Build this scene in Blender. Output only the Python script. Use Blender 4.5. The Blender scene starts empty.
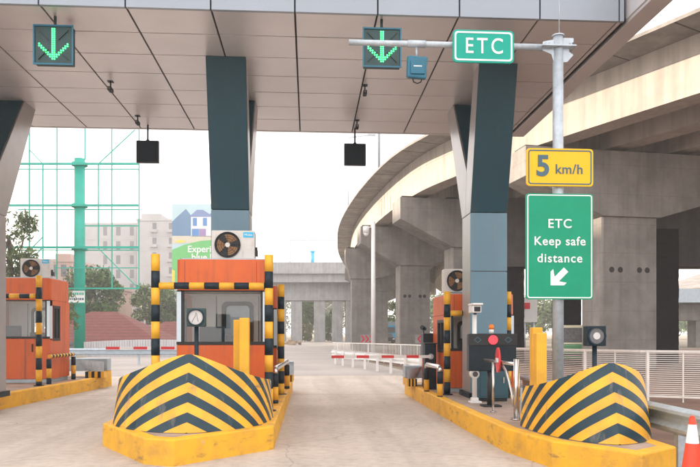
import bpy, math, random
from mathutils import Vector, Matrix

S = bpy.context.scene
COL = S.collection
R = math.radians
YAW = R(3.49)
CT, ST = math.cos(YAW), math.sin(YAW)
EYE = 1.5

# ------------------------------------------------------------------ camera, sky, sun, exposure
cam_d = bpy.data.cameras.new('camera')
cam = bpy.data.objects.new('camera', cam_d)
COL.objects.link(cam)
cam.location = (0, 0, EYE)
cam.rotation_euler = (R(90), 0, -YAW)
cam_d.sensor_width = 36
cam_d.lens = 34.67
cam_d.shift_y = 0.142
cam_d.clip_end = 3000
S.camera = cam

SUN = Vector((-0.88, 0.40, 0.29)).normalized()
SUN_EL = math.asin(SUN.z)
SUN_AZ = math.atan2(SUN.x, SUN.y)
w = bpy.data.worlds.new('World')
S.world = w
w.use_nodes = True
nt = w.node_tree
nt.nodes.clear()
sky = nt.nodes.new('ShaderNodeTexSky')
sky.sky_type = 'NISHITA'
sky.sun_disc = False
sky.sun_elevation = SUN_EL
sky.sun_rotation = SUN_AZ
sky.air_density = 1.0
sky.dust_density = 4.0
sky.ozone_density = 1.0
hzmix = nt.nodes.new('ShaderNodeMixRGB')
hzmix.inputs[0].default_value = 0.72
hzmix.inputs[2].default_value = (11.2, 10.35, 9.9, 1)
bg = nt.nodes.new('ShaderNodeBackground')
bg.inputs[1].default_value = 0.12
wo = nt.nodes.new('ShaderNodeOutputWorld')
nt.links.new(sky.outputs[0], hzmix.inputs[1])
nt.links.new(hzmix.outputs[0], bg.inputs[0])
nt.links.new(bg.outputs[0], wo.inputs[0])

sd = bpy.data.lights.new('sun', 'SUN')
sd.energy = 4.3
sd.angle = R(0.53)
sd.color = (1.0, 0.83, 0.64)
sun = bpy.data.objects.new('sun', sd)
COL.objects.link(sun)
sun.rotation_euler = SUN.to_track_quat('Z', 'Y').to_euler()
sun.location = SUN * 60

S.view_settings.view_transform = 'Standard'
S.view_settings.look = 'None'
S.view_settings.exposure = 1.22
S.view_settings.gamma = 1.0
S.view_settings.use_curve_mapping = False
S.cycles.max_bounces = 8
S.cycles.transparent_max_bounces = 16
S.cycles.volume_bounces = 1


# ------------------------------------------------------------------ helpers
def at(px, d):
    """ground position of the direction px (photo column) at d metres ahead"""
    c = (px - 350) / 674 * d
    return (c * CT + d * ST, d * CT - c * ST)


def hz(py, d):
    return EYE + (333 - py) / 674 * d


def mat(name, col, rough=0.6, metal=0.0, var=0.0, scale=4.0, col2=None, bump=0.0, bscale=30.0,
        stretch=(1, 1, 1), emit=None, estr=0.0, spec=0.5, detail=6.0, lo=0.35, hi=0.68):
    m = bpy.data.materials.new(name)
    m.use_nodes = True
    n = m.node_tree
    b = n.nodes['Principled BSDF']
    b.inputs['Base Color'].default_value = (*col, 1)
    b.inputs['Roughness'].default_value = rough
    b.inputs['Metallic'].default_value = metal
    b.inputs['Specular IOR Level'].default_value = spec
    if emit:
        b.inputs['Emission Color'].default_value = (*emit, 1)
        b.inputs['Emission Strength'].default_value = estr
    if var > 0 or col2 or bump:
        tc = n.nodes.new('ShaderNodeTexCoord')
        mp = n.nodes.new('ShaderNodeMapping')
        mp.inputs['Scale'].default_value = stretch
        n.links.new(tc.outputs['Object'], mp.inputs[0])
    if var > 0 or col2:
        nz = n.nodes.new('ShaderNodeTexNoise')
        nz.inputs['Scale'].default_value = scale
        nz.inputs['Detail'].default_value = detail
        nz.inputs['Roughness'].default_value = 0.65
        n.links.new(mp.outputs[0], nz.inputs['Vector'])
        rp = n.nodes.new('ShaderNodeValToRGB')
        rp.color_ramp.elements[0].position = lo
        rp.color_ramp.elements[1].position = hi
        c2 = col2 if col2 else tuple(max(0, c * (1 - var)) for c in col)
        rp.color_ramp.elements[0].color = (*c2, 1)
        rp.color_ramp.elements[1].color = (*col, 1)
        n.links.new(nz.outputs[0], rp.inputs[0])
        n.links.new(rp.outputs[0], b.inputs['Base Color'])
    if bump:
        nb = n.nodes.new('ShaderNodeTexNoise')
        nb.inputs['Scale'].default_value = bscale
        nb.inputs['Detail'].default_value = 5
        n.links.new(mp.outputs[0], nb.inputs['Vector'])
        bp = n.nodes.new('ShaderNodeBump')
        bp.inputs['Strength'].default_value = bump
        bp.inputs['Distance'].default_value = 0.02
        n.links.new(nb.outputs[0], bp.inputs['Height'])
        n.links.new(bp.outputs[0], b.inputs['Normal'])
    return m


def glass(name, tint=(0.95, 0.97, 0.975), gloss=0.05):
    m = bpy.data.materials.new(name)
    m.use_nodes = True
    n = m.node_tree
    n.nodes.clear()
    t = n.nodes.new('ShaderNodeBsdfTransparent')
    t.inputs[0].default_value = (*tint, 1)
    g = n.nodes.new('ShaderNodeBsdfGlossy')
    g.inputs['Roughness'].default_value = 0.03
    mx = n.nodes.new('ShaderNodeMixShader')
    mx.inputs[0].default_value = gloss
    o = n.nodes.new('ShaderNodeOutputMaterial')
    n.links.new(t.outputs[0], mx.inputs[1])
    n.links.new(g.outputs[0], mx.inputs[2])
    n.links.new(mx.outputs[0], o.inputs[0])
    return m


class MB:
    def __init__(s):
        s.v, s.f, s.m, s.s, s.uv = [], [], [], [], {}

    def face(s, idx, m=0, smooth=False):
        s.f.append(tuple(idx)); s.m.append(m); s.s.append(smooth)

    def add(s, pts):
        k = len(s.v)
        s.v += [tuple(p) for p in pts]
        return k

    def box(s, x0, x1, y0, y1, z0, z1, m=0):
        k = s.add([(x0, y0, z0), (x1, y0, z0), (x1, y1, z0), (x0, y1, z0),
                   (x0, y0, z1), (x1, y0, z1), (x1, y1, z1), (x0, y1, z1)])
        for q in ((3, 2, 1, 0), (4, 5, 6, 7), (0, 1, 5, 4), (1, 2, 6, 5), (2, 3, 7, 6), (3, 0, 4, 7)):
            s.face([k + i for i in q], m)
        return s

    def hexa(s, p, m=0):
        k = s.add(p)
        for q in ((3, 2, 1, 0), (4, 5, 6, 7), (0, 1, 5, 4), (1, 2, 6, 5), (2, 3, 7, 6), (3, 0, 4, 7)):
            s.face([k + i for i in q], m)
        return s

    def beam(s, a, b, wd, h, m=0, up=(0, 0, 1)):
        a, b = Vector(a), Vector(b)
        t = (b - a).normalized()
        r = t.cross(Vector(up))
        if r.length < 1e-4:
            r = t.cross(Vector((1, 0, 0)))
        r.normalize()
        u = r.cross(t)
        r *= wd / 2; u *= h / 2
        return s.hexa([a - r - u, a + r - u, b + r - u, b - r - u, a - r + u, a + r + u, b + r + u, b - r + u], m)

    def cyl(s, a, b, r0, r1=None, n=16, m=0, caps=True):
        r1 = r0 if r1 is None else r1
        a, b = Vector(a), Vector(b)
        t = (b - a).normalized()
        x = t.orthogonal().normalized()
        y = t.cross(x)
        k = s.add([a + (x * math.cos(2 * math.pi * i / n) + y * math.sin(2 * math.pi * i / n)) * r0 for i in range(n)])
        s.add([b + (x * math.cos(2 * math.pi * i / n) + y * math.sin(2 * math.pi * i / n)) * r1 for i in range(n)])
        for i in range(n):
            j = (i + 1) % n
            s.face((k + i, k + j, k + n + j, k + n + i), m, True)
        if caps:
            s.face([k + i for i in reversed(range(n))], m)
            s.face([k + n + i for i in range(n)], m)
        return s

    def tube(s, pts, r, n=10, m=0):
        pts = [Vector(p) for p in pts]
        k0 = None
        x = None
        for i, p in enumerate(pts):
            t = (pts[min(i + 1, len(pts) - 1)] - pts[max(i - 1, 0)]).normalized()
            if x is None:
                x = t.orthogonal().normalized()
            else:
                x = (x - t * x.dot(t)).normalized()
            y = t.cross(x)
            k = s.add([p + (x * math.cos(2 * math.pi * j / n) + y * math.sin(2 * math.pi * j / n)) * r for j in range(n)])
            if k0 is not None:
                for j in range(n):
                    jj = (j + 1) % n
                    s.face((k0 + j, k0 + jj, k + jj, k + j), m, True)
            else:
                s.face([k + j for j in reversed(range(n))], m)
            k0 = k
        s.face([k0 + j for j in range(n)], m)
        return s

    def prism(s, poly, z0, z1, m=0, mtop=None):
        n = len(poly)
        k = s.add([(x, y, z0) for x, y in poly])
        s.add([(x, y, z1) for x, y in poly])
        s.face([k + i for i in reversed(range(n))], m)
        s.face([k + n + i for i in range(n)], m if mtop is None else mtop)
        for i in range(n):
            j = (i + 1) % n
            s.face((k + i, k + j, k + n + j, k + n + i), m)
        return s

    def extr(s, poly, axis, a, b, m=0):
        """extrude a 2-D polygon along x or y; poly in (other, z)"""
        n = len(poly)
        f = (lambda p, t: (t, p[0], p[1])) if axis == 'x' else (lambda p, t: (p[0], t, p[1]))
        k = s.add([f(p, a) for p in poly])
        s.add([f(p, b) for p in poly])
        s.face([k + i for i in range(n)], m)
        s.face([k + n + i for i in reversed(range(n))], m)
        for i in range(n):
            j = (i + 1) % n
            s.face((k + j, k + i, k + n + i, k + n + j), m)
        return s

    def quad(s, a, b, c, d, m=0):
        k = s.add([a, b, c, d])
        s.face((k, k + 1, k + 2, k + 3), m)
        return s

    def build(s, name, mats, parent=None, world=False, bevel=0.0, loc=None, rotz=None):
        me = bpy.data.meshes.new(name)
        vs = s.v
        if world and parent is not None:
            M = root_matrix(parent).inverted()
            vs = [tuple(M @ Vector(p)) for p in vs]
        me.from_pydata(vs, [], s.f)
        if not isinstance(mats, (list, tuple)):
            mats = [mats]
        for x in mats:
            me.materials.append(x)
        for p, mi, sm in zip(me.polygons, s.m, s.s):
            p.material_index = mi
            p.use_smooth = sm
        if s.uv:
            l = me.uv_layers.new(name='UVMap')
            for lp in me.loops:
                l.data[lp.index].uv = s.uv.get(lp.vertex_index, (0, 0))
        me.update()
        o = bpy.data.objects.new(name, me)
        COL.objects.link(o)
        if parent is not None:
            o.parent = parent
        if loc:
            o.location = loc
        if rotz is not None:
            o.rotation_euler = (0, 0, rotz)
        if bevel:
            bv = o.modifiers.new('bevel', 'BEVEL')
            bv.width = bevel
            bv.segments = 2
            bv.limit_method = 'ANGLE'
            bv.angle_limit = R(40)
        return o


def build_each(mb, name, mats, parent=None, world=False, bevel=0.0):
    """every separate piece of the mesh becomes an object of its own"""
    par = list(range(len(mb.v)))

    def find(i):
        while par[i] != i:
            par[i] = par[par[i]]; i = par[i]
        return i
    for f in mb.f:
        r0 = find(f[0])
        for i in f[1:]:
            par[find(i)] = r0
    groups = {}
    for fi, f in enumerate(mb.f):
        groups.setdefault(find(f[0]), []).append(fi)
    out = []
    for fl in groups.values():
        n = MB(); mp = {}
        for fi in fl:
            idx = []
            for i in mb.f[fi]:
                if i not in mp:
                    mp[i] = n.add([mb.v[i]])
                idx.append(mp[i])
            n.face(idx, mb.m[fi], mb.s[fi])
        out.append(n.build(name, mats, parent, world=world, bevel=bevel))
    return out


def root_matrix(o):
    m = Matrix.Translation(o.location) @ o.rotation_euler.to_matrix().to_4x4()
    return root_matrix(o.parent) @ m if o.parent else m


def tag(o, label, cat, group=None, kind=None):
    o['label'] = label
    o['category'] = cat
    if group:
        o['group'] = group
    if kind:
        o['kind'] = kind
    return o


def thing(name, label, cat, loc=(0, 0, 0), rotz=0.0, group=None):
    o = bpy.data.objects.new(name, None)
    o.empty_display_size = 0.2
    COL.objects.link(o)
    o.location = loc
    o.rotation_euler = (0, 0, rotz)
    return tag(o, label, cat, group)


def dup(root, loc, label, rotz=None):
    def cp(o, par):
        c = o.copy()
        COL.objects.link(c)
        if par is not None:
            c.parent = par
        for ch in list(o.children):
            cp(ch, c)
        return c
    r = cp(root, None)
    r.location = loc
    if rotz is not None:
        r.rotation_euler = (0, 0, rotz)
    r['label'] = label
    return r


def struct(o):
    o['kind'] = 'structure'
    return o


def text(body, size, name, m, parent, loc, rot=(R(90), 0, 0), align='CENTER', extr=0.0015, spacing=1.0, sx=1.0, bold=0.0):
    cu = bpy.data.curves.new(name, 'FONT')
    cu.body = body
    cu.size = size
    cu.align_x = align
    cu.align_y = 'CENTER'
    cu.extrude = extr
    cu.offset = bold
    cu.space_character = spacing
    t = bpy.data.objects.new(name, cu)
    COL.objects.link(t)
    dg = bpy.context.evaluated_depsgraph_get()
    me = bpy.data.meshes.new_from_object(t.evaluated_get(dg))
    bpy.data.objects.remove(t)
    me.materials.clear()
    me.materials.append(m)
    o = bpy.data.objects.new(name, me)
    COL.objects.link(o)
    o.parent = parent
    o.location = loc
    o.rotation_euler = rot
    o.scale = (sx, 1, 1)
    return o


def rrect(x0, x1, z0, z1, r, n=6):
    pts = []
    for cx, cz, a0 in ((x1 - r, z0 + r, -90), (x1 - r, z1 - r, 0), (x0 + r, z1 - r, 90), (x0 + r, z0 + r, 180)):
        for i in range(n + 1):
            a = R(a0 + 90 * i / n)
            pts.append((cx + r * math.cos(a), cz + r * math.sin(a)))
    return pts


def ring_frame(mb, outer, inner, y0, y1, m=0):
    """flat frame between two matching outlines in x-z, from y0 (front) to y1"""
    n = len(outer)
    k = mb.add([(p[0], y0, p[1]) for p in outer]); a = k
    b = mb.add([(p[0], y0, p[1]) for p in inner])
    c = mb.add([(p[0], y1, p[1]) for p in outer])
    d = mb.add([(p[0], y1, p[1]) for p in inner])
    for i in range(n):
        j = (i + 1) % n
        mb.face((a + i, a + j, b + j, b + i), m)
        mb.face((c + j, c + i, d + i, d + j), m)
        mb.face((a + j, a + i, c + i, c + j), m)
        mb.face((b + i, b + j, d + j, d + i), m)
    return mb


# ------------------------------------------------------------------ materials
def pavement_mat():
    m = mat('plaza_concrete', (0.58, 0.505, 0.44), 0.85, var=0.18, scale=0.55, bump=0.35, bscale=45)
    n = m.node_tree
    b = n.nodes['Principled BSDF']
    src = b.inputs['Base Color'].links[0].from_socket
    tc = [x for x in n.nodes if x.type == 'TEX_COORD'][0]
    # fine speckle
    n2 = n.nodes.new('ShaderNodeTexNoise'); n2.inputs['Scale'].default_value = 9; n2.inputs['Detail'].default_value = 8
    n.links.new(tc.outputs['Object'], n2.inputs['Vector'])
    r2 = n.nodes.new('ShaderNodeValToRGB')
    r2.color_ramp.elements[0].position = 0.3; r2.color_ramp.elements[0].color = (0.80, 0.785, 0.77, 1)
    r2.color_ramp.elements[1].position = 0.6; r2.color_ramp.elements[1].color = (1, 1, 1, 1)
    n.links.new(n2.outputs[0], r2.inputs[0])
    mx = n.nodes.new('ShaderNodeMixRGB'); mx.blend_type = 'MULTIPLY'; mx.inputs[0].default_value = 0.8
    n.links.new(src, mx.inputs[1]); n.links.new(r2.outputs[0], mx.inputs[2])
    # cracks: distance to edge of a distorted voronoi, broken up by noise
    wn = n.nodes.new('ShaderNodeTexNoise'); wn.inputs['Scale'].default_value = 1.3; wn.inputs['Detail'].default_value = 6
    n.links.new(tc.outputs['Object'], wn.inputs['Vector'])
    ad = n.nodes.new('ShaderNodeMixRGB'); ad.inputs[0].default_value = 0.35
    n.links.new(tc.outputs['Object'], ad.inputs[1]); n.links.new(wn.outputs[1], ad.inputs[2])
    vo = n.nodes.new('ShaderNodeTexVoronoi'); vo.feature = 'DISTANCE_TO_EDGE'; vo.inputs['Scale'].default_value = 0.5
    n.links.new(ad.outputs[0], vo.inputs['Vector'])
    rc = n.nodes.new('ShaderNodeValToRGB')
    rc.color_ramp.elements[0].position = 0.0; rc.color_ramp.elements[0].color = (0.5, 0.48, 0.46, 1)
    rc.color_ramp.elements[1].position = 0.004; rc.color_ramp.elements[1].color = (1, 1, 1, 1)
    n.links.new(vo.outputs[0], rc.inputs[0])
    m2 = n.nodes.new('ShaderNodeMixRGB'); m2.blend_type = 'MULTIPLY'; m2.inputs[0].default_value = 0.6
    n.links.new(mx.outputs[0], m2.inputs[1]); n.links.new(rc.outputs[0], m2.inputs[2])
    # tyre-worn streaks along the lanes
    mp = n.nodes.new('ShaderNodeMapping'); mp.inputs['Scale'].default_value = (1.6, 0.08, 1)
    n.links.new(tc.outputs['Object'], mp.inputs[0])
    n3 = n.nodes.new('ShaderNodeTexNoise'); n3.inputs['Scale'].default_value = 1.0; n3.inputs['Detail'].default_value = 4
    n.links.new(mp.outputs[0], n3.inputs['Vector'])
    r3 = n.nodes.new('ShaderNodeValToRGB')
    r3.color_ramp.elements[0].position = 0.35; r3.color_ramp.elements[0].color = (0.80, 0.79, 0.78, 1)
    r3.color_ramp.elements[1].position = 0.6; r3.color_ramp.elements[1].color = (1, 1, 1, 1)
    n.links.new(n3.outputs[0], r3.inputs[0])
    m3 = n.nodes.new('ShaderNodeMixRGB'); m3.blend_type = 'MULTIPLY'; m3.inputs[0].default_value = 0.8
    n.links.new(m2.outputs[0], m3.inputs[1]); n.links.new(r3.outputs[0], m3.inputs[2])
    n.links.new(m3.outputs[0], b.inputs['Base Color'])
    return m


def concrete_mat(name, col, stain=0.35, lift=1.2, streak=0.45):
    """cast concrete: cloudy tone, vertical water streaks and horizontal pour joints"""
    m = mat(name, col, 0.88, var=stain, scale=0.8, bump=0.25, bscale=14)
    n = m.node_tree
    b = n.nodes['Principled BSDF']
    src = b.inputs['Base Color'].links[0].from_socket
    tc = [x for x in n.nodes if x.type == 'TEX_COORD'][0]
    mp = n.nodes.new('ShaderNodeMapping'); mp.inputs['Scale'].default_value = (2.6, 2.6, 0.16)
    n.links.new(tc.outputs['Object'], mp.inputs[0])
    nz = n.nodes.new('ShaderNodeTexNoise'); nz.inputs['Scale'].default_value = 1.4; nz.inputs['Detail'].default_value = 7
    n.links.new(mp.outputs[0], nz.inputs['Vector'])
    rp = n.nodes.new('ShaderNodeValToRGB')
    rp.color_ramp.elements[0].position = 0.36; rp.color_ramp.elements[0].color = (0.62, 0.6, 0.58, 1)
    rp.color_ramp.elements[1].position = 0.58; rp.color_ramp.elements[1].color = (1, 1, 1, 1)
    n.links.new(nz.outputs[0], rp.inputs[0])
    mx = n.nodes.new('ShaderNodeMixRGB'); mx.blend_type = 'MULTIPLY'; mx.inputs[0].default_value = streak
    n.links.new(src, mx.inputs[1]); n.links.new(rp.outputs[0], mx.inputs[2])
    sp = n.nodes.new('ShaderNodeSeparateXYZ'); n.links.new(tc.outputs['Object'], sp.inputs[0])
    dv = n.nodes.new('ShaderNodeMath'); dv.operation = 'DIVIDE'; dv.inputs[1].default_value = lift
    n.links.new(sp.outputs[2], dv.inputs[0])
    fr = n.nodes.new('ShaderNodeMath'); fr.operation = 'FRACT'; n.links.new(dv.outputs[0], fr.inputs[0])
    rl = n.nodes.new('ShaderNodeValToRGB')
    rl.color_ramp.elements[0].position = 0.0; rl.color_ramp.elements[0].color = (0.6, 0.58, 0.56, 1)
    rl.color_ramp.elements[1].position = 0.022; rl.color_ramp.elements[1].color = (1, 1, 1, 1)
    n.links.new(fr.outputs[0], rl.inputs[0])
    m2 = n.nodes.new('ShaderNodeMixRGB'); m2.blend_type = 'MULTIPLY'; m2.inputs[0].default_value = 0.8
    n.links.new(mx.outputs[0], m2.inputs[1]); n.links.new(rl.outputs[0], m2.inputs[2])
    n.links.new(m2.outputs[0], b.inputs['Base Color'])
    return m


def scuff(m, col, amount, scale, stretch, lo, hi):
    """worn marks of another tone broken up by noise, laid over the base colour"""
    n = m.node_tree
    b = n.nodes['Principled BSDF']
    tc = n.nodes.new('ShaderNodeTexCoord')
    mp = n.nodes.new('ShaderNodeMapping'); mp.inputs['Scale'].default_value = stretch
    n.links.new(tc.outputs['Object'], mp.inputs[0])
    nz = n.nodes.new('ShaderNodeTexNoise'); nz.inputs['Scale'].default_value = scale
    nz.inputs['Detail'].default_value = 9; nz.inputs['Roughness'].default_value = 0.7
    n.links.new(mp.outputs[0], nz.inputs['Vector'])
    rp = n.nodes.new('ShaderNodeValToRGB')
    rp.color_ramp.elements[0].position = lo; rp.color_ramp.elements[0].color = (0, 0, 0, 1)
    rp.color_ramp.elements[1].position = hi; rp.color_ramp.elements[1].color = (amount, amount, amount, 1)
    n.links.new(nz.outputs[0], rp.inputs[0])
    mx = n.nodes.new('ShaderNodeMixRGB')
    src = b.inputs['Base Color']
    if src.links:
        n.links.new(src.links[0].from_socket, mx.inputs[1])
    else:
        mx.inputs[1].default_value = src.default_value
    mx.inputs[2].default_value = (*col, 1)
    n.links.new(rp.outputs[0], mx.inputs[0])
    n.links.new(mx.outputs[0], b.inputs['Base Color'])
    return m


def chevron_mat():
    m = mat('chevron_paint', (0.78, 0.42, 0.03), 0.42, spec=0.4)
    n = m.node_tree
    b = n.nodes['Principled BSDF']
    uv = n.nodes.new('ShaderNodeTexCoord')
    sp = n.nodes.new('ShaderNodeSeparateXYZ'); n.links.new(uv.outputs['UV'], sp.inputs[0])
    ku = n.nodes.new('ShaderNodeMath'); ku.operation = 'MULTIPLY'; ku.inputs[1].default_value = 1.0
    n.links.new(sp.outputs[0], ku.inputs[0])
    sm = n.nodes.new('ShaderNodeMath'); sm.operation = 'ADD'
    n.links.new(ku.outputs[0], sm.inputs[0]); n.links.new(sp.outputs[1], sm.inputs[1])
    sb = n.nodes.new('ShaderNodeMath'); sb.operation = 'SUBTRACT'; sb.inputs[0].default_value = 0.945 + 4 * 0.234
    n.links.new(sm.outputs[0], sb.inputs[1])
    dv = n.nodes.new('ShaderNodeMath'); dv.operation = 'DIVIDE'; dv.inputs[1].default_value = 0.234
    n.links.new(sb.outputs[0], dv.inputs[0])
    fr = n.nodes.new('ShaderNodeMath'); fr.operation = 'FRACT'; n.links.new(dv.outputs[0], fr.inputs[0])
    lt = n.nodes.new('ShaderNodeMath'); lt.operation = 'LESS_THAN'; lt.inputs[1].default_value = 0.5
    n.links.new(fr.outputs[0], lt.inputs[0])
    nz = n.nodes.new('ShaderNodeTexNoise'); nz.inputs['Scale'].default_value = 3.5; nz.inputs['Detail'].default_value = 8
    n.links.new(uv.outputs['Object'], nz.inputs['Vector'])
    ry = n.nodes.new('ShaderNodeValToRGB')
    ry.color_ramp.elements[0].position = 0.3; ry.color_ramp.elements[0].color = (0.66, 0.34, 0.035, 1)
    ry.color_ramp.elements[1].position = 0.62; ry.color_ramp.elements[1].color = (0.86, 0.47, 0.035, 1)
    n.links.new(nz.outputs[0], ry.inputs[0])
    rd = n.nodes.new('ShaderNodeValToRGB')
    rd.color_ramp.elements[0].position = 0.35; rd.color_ramp.elements[0].color = (0.006, 0.034, 0.055, 1)
    rd.color_ramp.elements[1].position = 0.75; rd.color_ramp.elements[1].color = (0.022, 0.058, 0.078, 1)
    n.links.new(nz.outputs[0], rd.inputs[0])
    mx = n.nodes.new('ShaderNodeMixRGB')
    n.links.new(lt.outputs[0], mx.inputs[0]); n.links.new(ry.outputs[0], mx.inputs[1]); n.links.new(rd.outputs[0], mx.inputs[2])
    n.links.new(mx.outputs[0], b.inputs['Base Color'])
    return m


def leaf_mat(name, ca, cb):
    m = mat(name, ca, 0.6, spec=0.3)
    n = m.node_tree
    b = n.nodes['Principled BSDF']
    g = n.nodes.new('ShaderNodeNewGeometry')
    rp = n.nodes.new('ShaderNodeValToRGB')
    rp.color_ramp.elements[0].color = (*ca, 1)
    rp.color_ramp.elements[1].color = (*cb, 1)
    n.links.new(g.outputs['Random Per Island'], rp.inputs[0])
    n.links.new(rp.outputs[0], b.inputs['Base Color'])
    return m


M = dict(
    pave=pavement_mat(),
    asphalt=mat('asphalt', (0.41, 0.375, 0.35), 0.9, var=0.22, scale=0.3, bump=0.3, bscale=40),
    dirt=mat('red_dirt', (0.19, 0.11, 0.075), 0.95, var=0.45, scale=0.7, bump=0.6, bscale=6),
    ground=mat('dry_ground', (0.26, 0.22, 0.16), 0.95, var=0.4, scale=0.25, bump=0.5, bscale=3),
    island=mat('island_paving', (0.42, 0.32, 0.26), 0.88, var=0.35, scale=2.2, bump=0.3, bscale=30),
    yellow=mat('yellow_paint', (0.80, 0.42, 0.025), 0.5, col2=(0.62, 0.30, 0.03), scale=2.3, bump=0.08, bscale=20, spec=0.4, lo=0.3, hi=0.6),
    kerb=mat('kerb_paint', (0.80, 0.43, 0.03), 0.6, col2=(0.56, 0.30, 0.05), scale=3.0, bump=0.3, bscale=18, spec=0.35, lo=0.28, hi=0.55),
    black=mat('black_paint', (0.005, 0.021, 0.033), 0.5, var=0.3, scale=5, spec=.3),
    chev=chevron_mat(),
    steel=mat('galvanised_steel', (0.50, 0.575, 0.64), 0.42, metal=0.3, var=0.25, scale=9),
    greysteel=mat('painted_steel', (0.42, 0.50, 0.56), 0.45, metal=0.2, var=0.2, scale=6),
    stainless=mat('stainless', (0.62, 0.60, 0.58), 0.25, metal=1.0, var=0.1, scale=8),
    soffit=mat('soffit_panel', (0.74, 0.725, 0.745), 0.34, metal=0.4, var=0.10, scale=0.8),
    fascia=mat('fascia_panel', (0.30, 0.345, 0.41), 0.34, metal=0.15, var=0.08, scale=0.5),
    seam=mat('seam_dark', (0.03, 0.03, 0.032), 0.8, var=0.2),
    cladd=mat('dark_reflection_cladding', (0.016, 0.060, 0.084), 0.42, metal=0.0, spec=0.3, var=0.2, scale=1.0),  # dark reflection on the leaning arm panels put into the colour
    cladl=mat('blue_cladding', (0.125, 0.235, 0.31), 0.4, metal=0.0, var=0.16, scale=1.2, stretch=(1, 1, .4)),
    clads=mat('aluminium_side', (0.40, 0.385, 0.385), 0.35, metal=0.45, var=0.15, scale=2),
    orange=mat('orange_panel', (0.66, 0.125, 0.02), 0.42, col2=(0.57, 0.10, 0.02), scale=1.6, spec=0.45),
    white=mat('white_paint', (0.78, 0.78, 0.77), 0.4, var=0.08, scale=3),
    alu=mat('pale_aluminium', (0.60, 0.72, 0.80), 0.3, metal=0.3, var=0.06),
    rubber=mat('black_rubber', (0.014, 0.017, 0.02), 0.55, var=0.2, scale=8),
    inner=mat('booth_lining', (0.82, 0.82, 0.78), 0.7, var=0.08, scale=3, stretch=(8, 8, .4)),
    glass=glass('clear_glass'),
    green=mat('sign_green', (0.0, 0.30, 0.165), 0.45, var=0.12, scale=2.5, spec=0.3),
    teal=mat('sign_teal', (0.0, 0.37, 0.285), 0.42, var=0.1, scale=3, spec=0.3),
    signyel=mat('sign_yellow', (0.84, 0.50, 0.015), 0.5, var=0.08, scale=3, spec=0.3),
    signwhite=mat('sign_white', (0.82, 0.84, 0.84), 0.5, var=0.04),
    signblue=mat('sign_slate', (0.05, 0.12, 0.16), 0.5, var=0.1),
    conc=concrete_mat('viaduct_concrete', (0.315, 0.295, 0.28), 0.36),
    conc2=concrete_mat('beam_concrete', (0.50, 0.45, 0.40), 0.18, lift=2.6),
    darkconc=concrete_mat('shade_toned_concrete', (0.10, 0.095, 0.09), 0.4),  # deep shade on the crosshead beam put into the concrete colour
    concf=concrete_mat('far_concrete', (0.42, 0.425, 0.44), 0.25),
    net=mat('black_netting', (0.007, 0.008, 0.009), 0.95, var=0.5, scale=20, bump=1.0, bscale=14),
    hole=mat('tie_hole_dark', (0.04, 0.038, 0.036), 0.9, var=0.2),
    unipole=mat('green_steel', (0.01, 0.42, 0.32), 0.5, var=0.2, scale=1.5),
    pale=mat('pale_plaster', (0.40, 0.395, 0.41), 0.85, var=0.15, scale=0.3),
    pink=mat('pink_plaster', (0.46, 0.32, 0.28), 0.85, var=0.15, scale=0.3),
    window=mat('far_window', (0.13, 0.14, 0.165), 0.3, var=0.3, scale=0.6),
    tile=mat('roof_tile', (0.21, 0.058, 0.05), 0.85, var=0.35, scale=1.5, bump=0.6, bscale=8, stretch=(1, 3, 3)),
    sheet=mat('corrugated_sheet', (0.58, 0.58, 0.60), 0.5, metal=0.2, var=0.2, scale=1.5, stretch=(6, 6, .3)),
    bark=mat('bark', (0.12, 0.085, 0.06), 0.95, var=0.4, scale=5, bump=0.6, bscale=10),
    leafa=leaf_mat('leaf_green', (0.035, 0.085, 0.02), (0.11, 0.19, 0.05)),
    leafb=leaf_mat('leaf_olive', (0.05, 0.085, 0.025), (0.13, 0.18, 0.06)),
    leafc=leaf_mat('leaf_yellow_green', (0.09, 0.12, 0.03), (0.22, 0.25, 0.06)),
    cream=mat('fence_cream', (0.84, 0.81, 0.77), 0.5, var=0.12, scale=4),
    redp=mat('red_paint', (0.70, 0.03, 0.035), 0.4, var=0.1, scale=4),
    coneo=mat('cone_red', (0.80, 0.07, 0.03), 0.5, var=0.12, scale=8),
    blue2=mat('box_teal', (0.03, 0.105, 0.14), 0.45, var=0.2, scale=4),
    blue=mat('reader_blue', (0.01, 0.14, 0.23), 0.45, var=0.15, scale=5),
    cyan=mat('sticker_cyan', (0.03, 0.45, 0.75), 0.4, var=0.05),
    fan=mat('fan_rust', (0.34, 0.17, 0.07), 0.6, var=0.4, scale=14),
    acw=mat('ac_casing', (0.66, 0.64, 0.61), 0.5, var=0.15, scale=4),
    led=mat('led_green', (0.0, 0.2, 0.05), 0.4, emit=(0.045, 1.0, 0.19), estr=1.9),
    ledoff=mat('led_off', (0.015, 0.03, 0.03), 0.4, var=0.1),
    housing=mat('signal_housing', (0.010, 0.052, 0.055), 0.45, var=0.25, scale=6),
    redled=mat('red_lamp', (0.5, 0.02, 0.03), 0.3, emit=(1.0, 0.035, 0.05), estr=0.9),
    screen=mat('dark_screen', (0.010, 0.022, 0.032), 0.35, var=0.3, scale=4, spec=.3),
    amber=mat('amber_lens', (0.85, 0.20, 0.01), 0.25, var=0.1),
    mirror=mat('lens_disc', (0.62, 0.61, 0.60), 0.35, var=0.2, scale=7),
    lens=mat('dark_lens', (0.16, 0.16, 0.17), 0.15, var=0.4, scale=9),
    car=mat('car_dark', (0.03, 0.035, 0.045), 0.25, var=0.1),
    busg=mat('bus_green', (0.10, 0.30, 0.14), 0.4, var=0.1),
    busw=mat('bus_cream', (0.72, 0.66, 0.50), 0.4, var=0.1),
    stone=mat('rubble_stone', (0.46, 0.36, 0.27), 0.9, var=0.4, scale=3),
)

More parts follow.
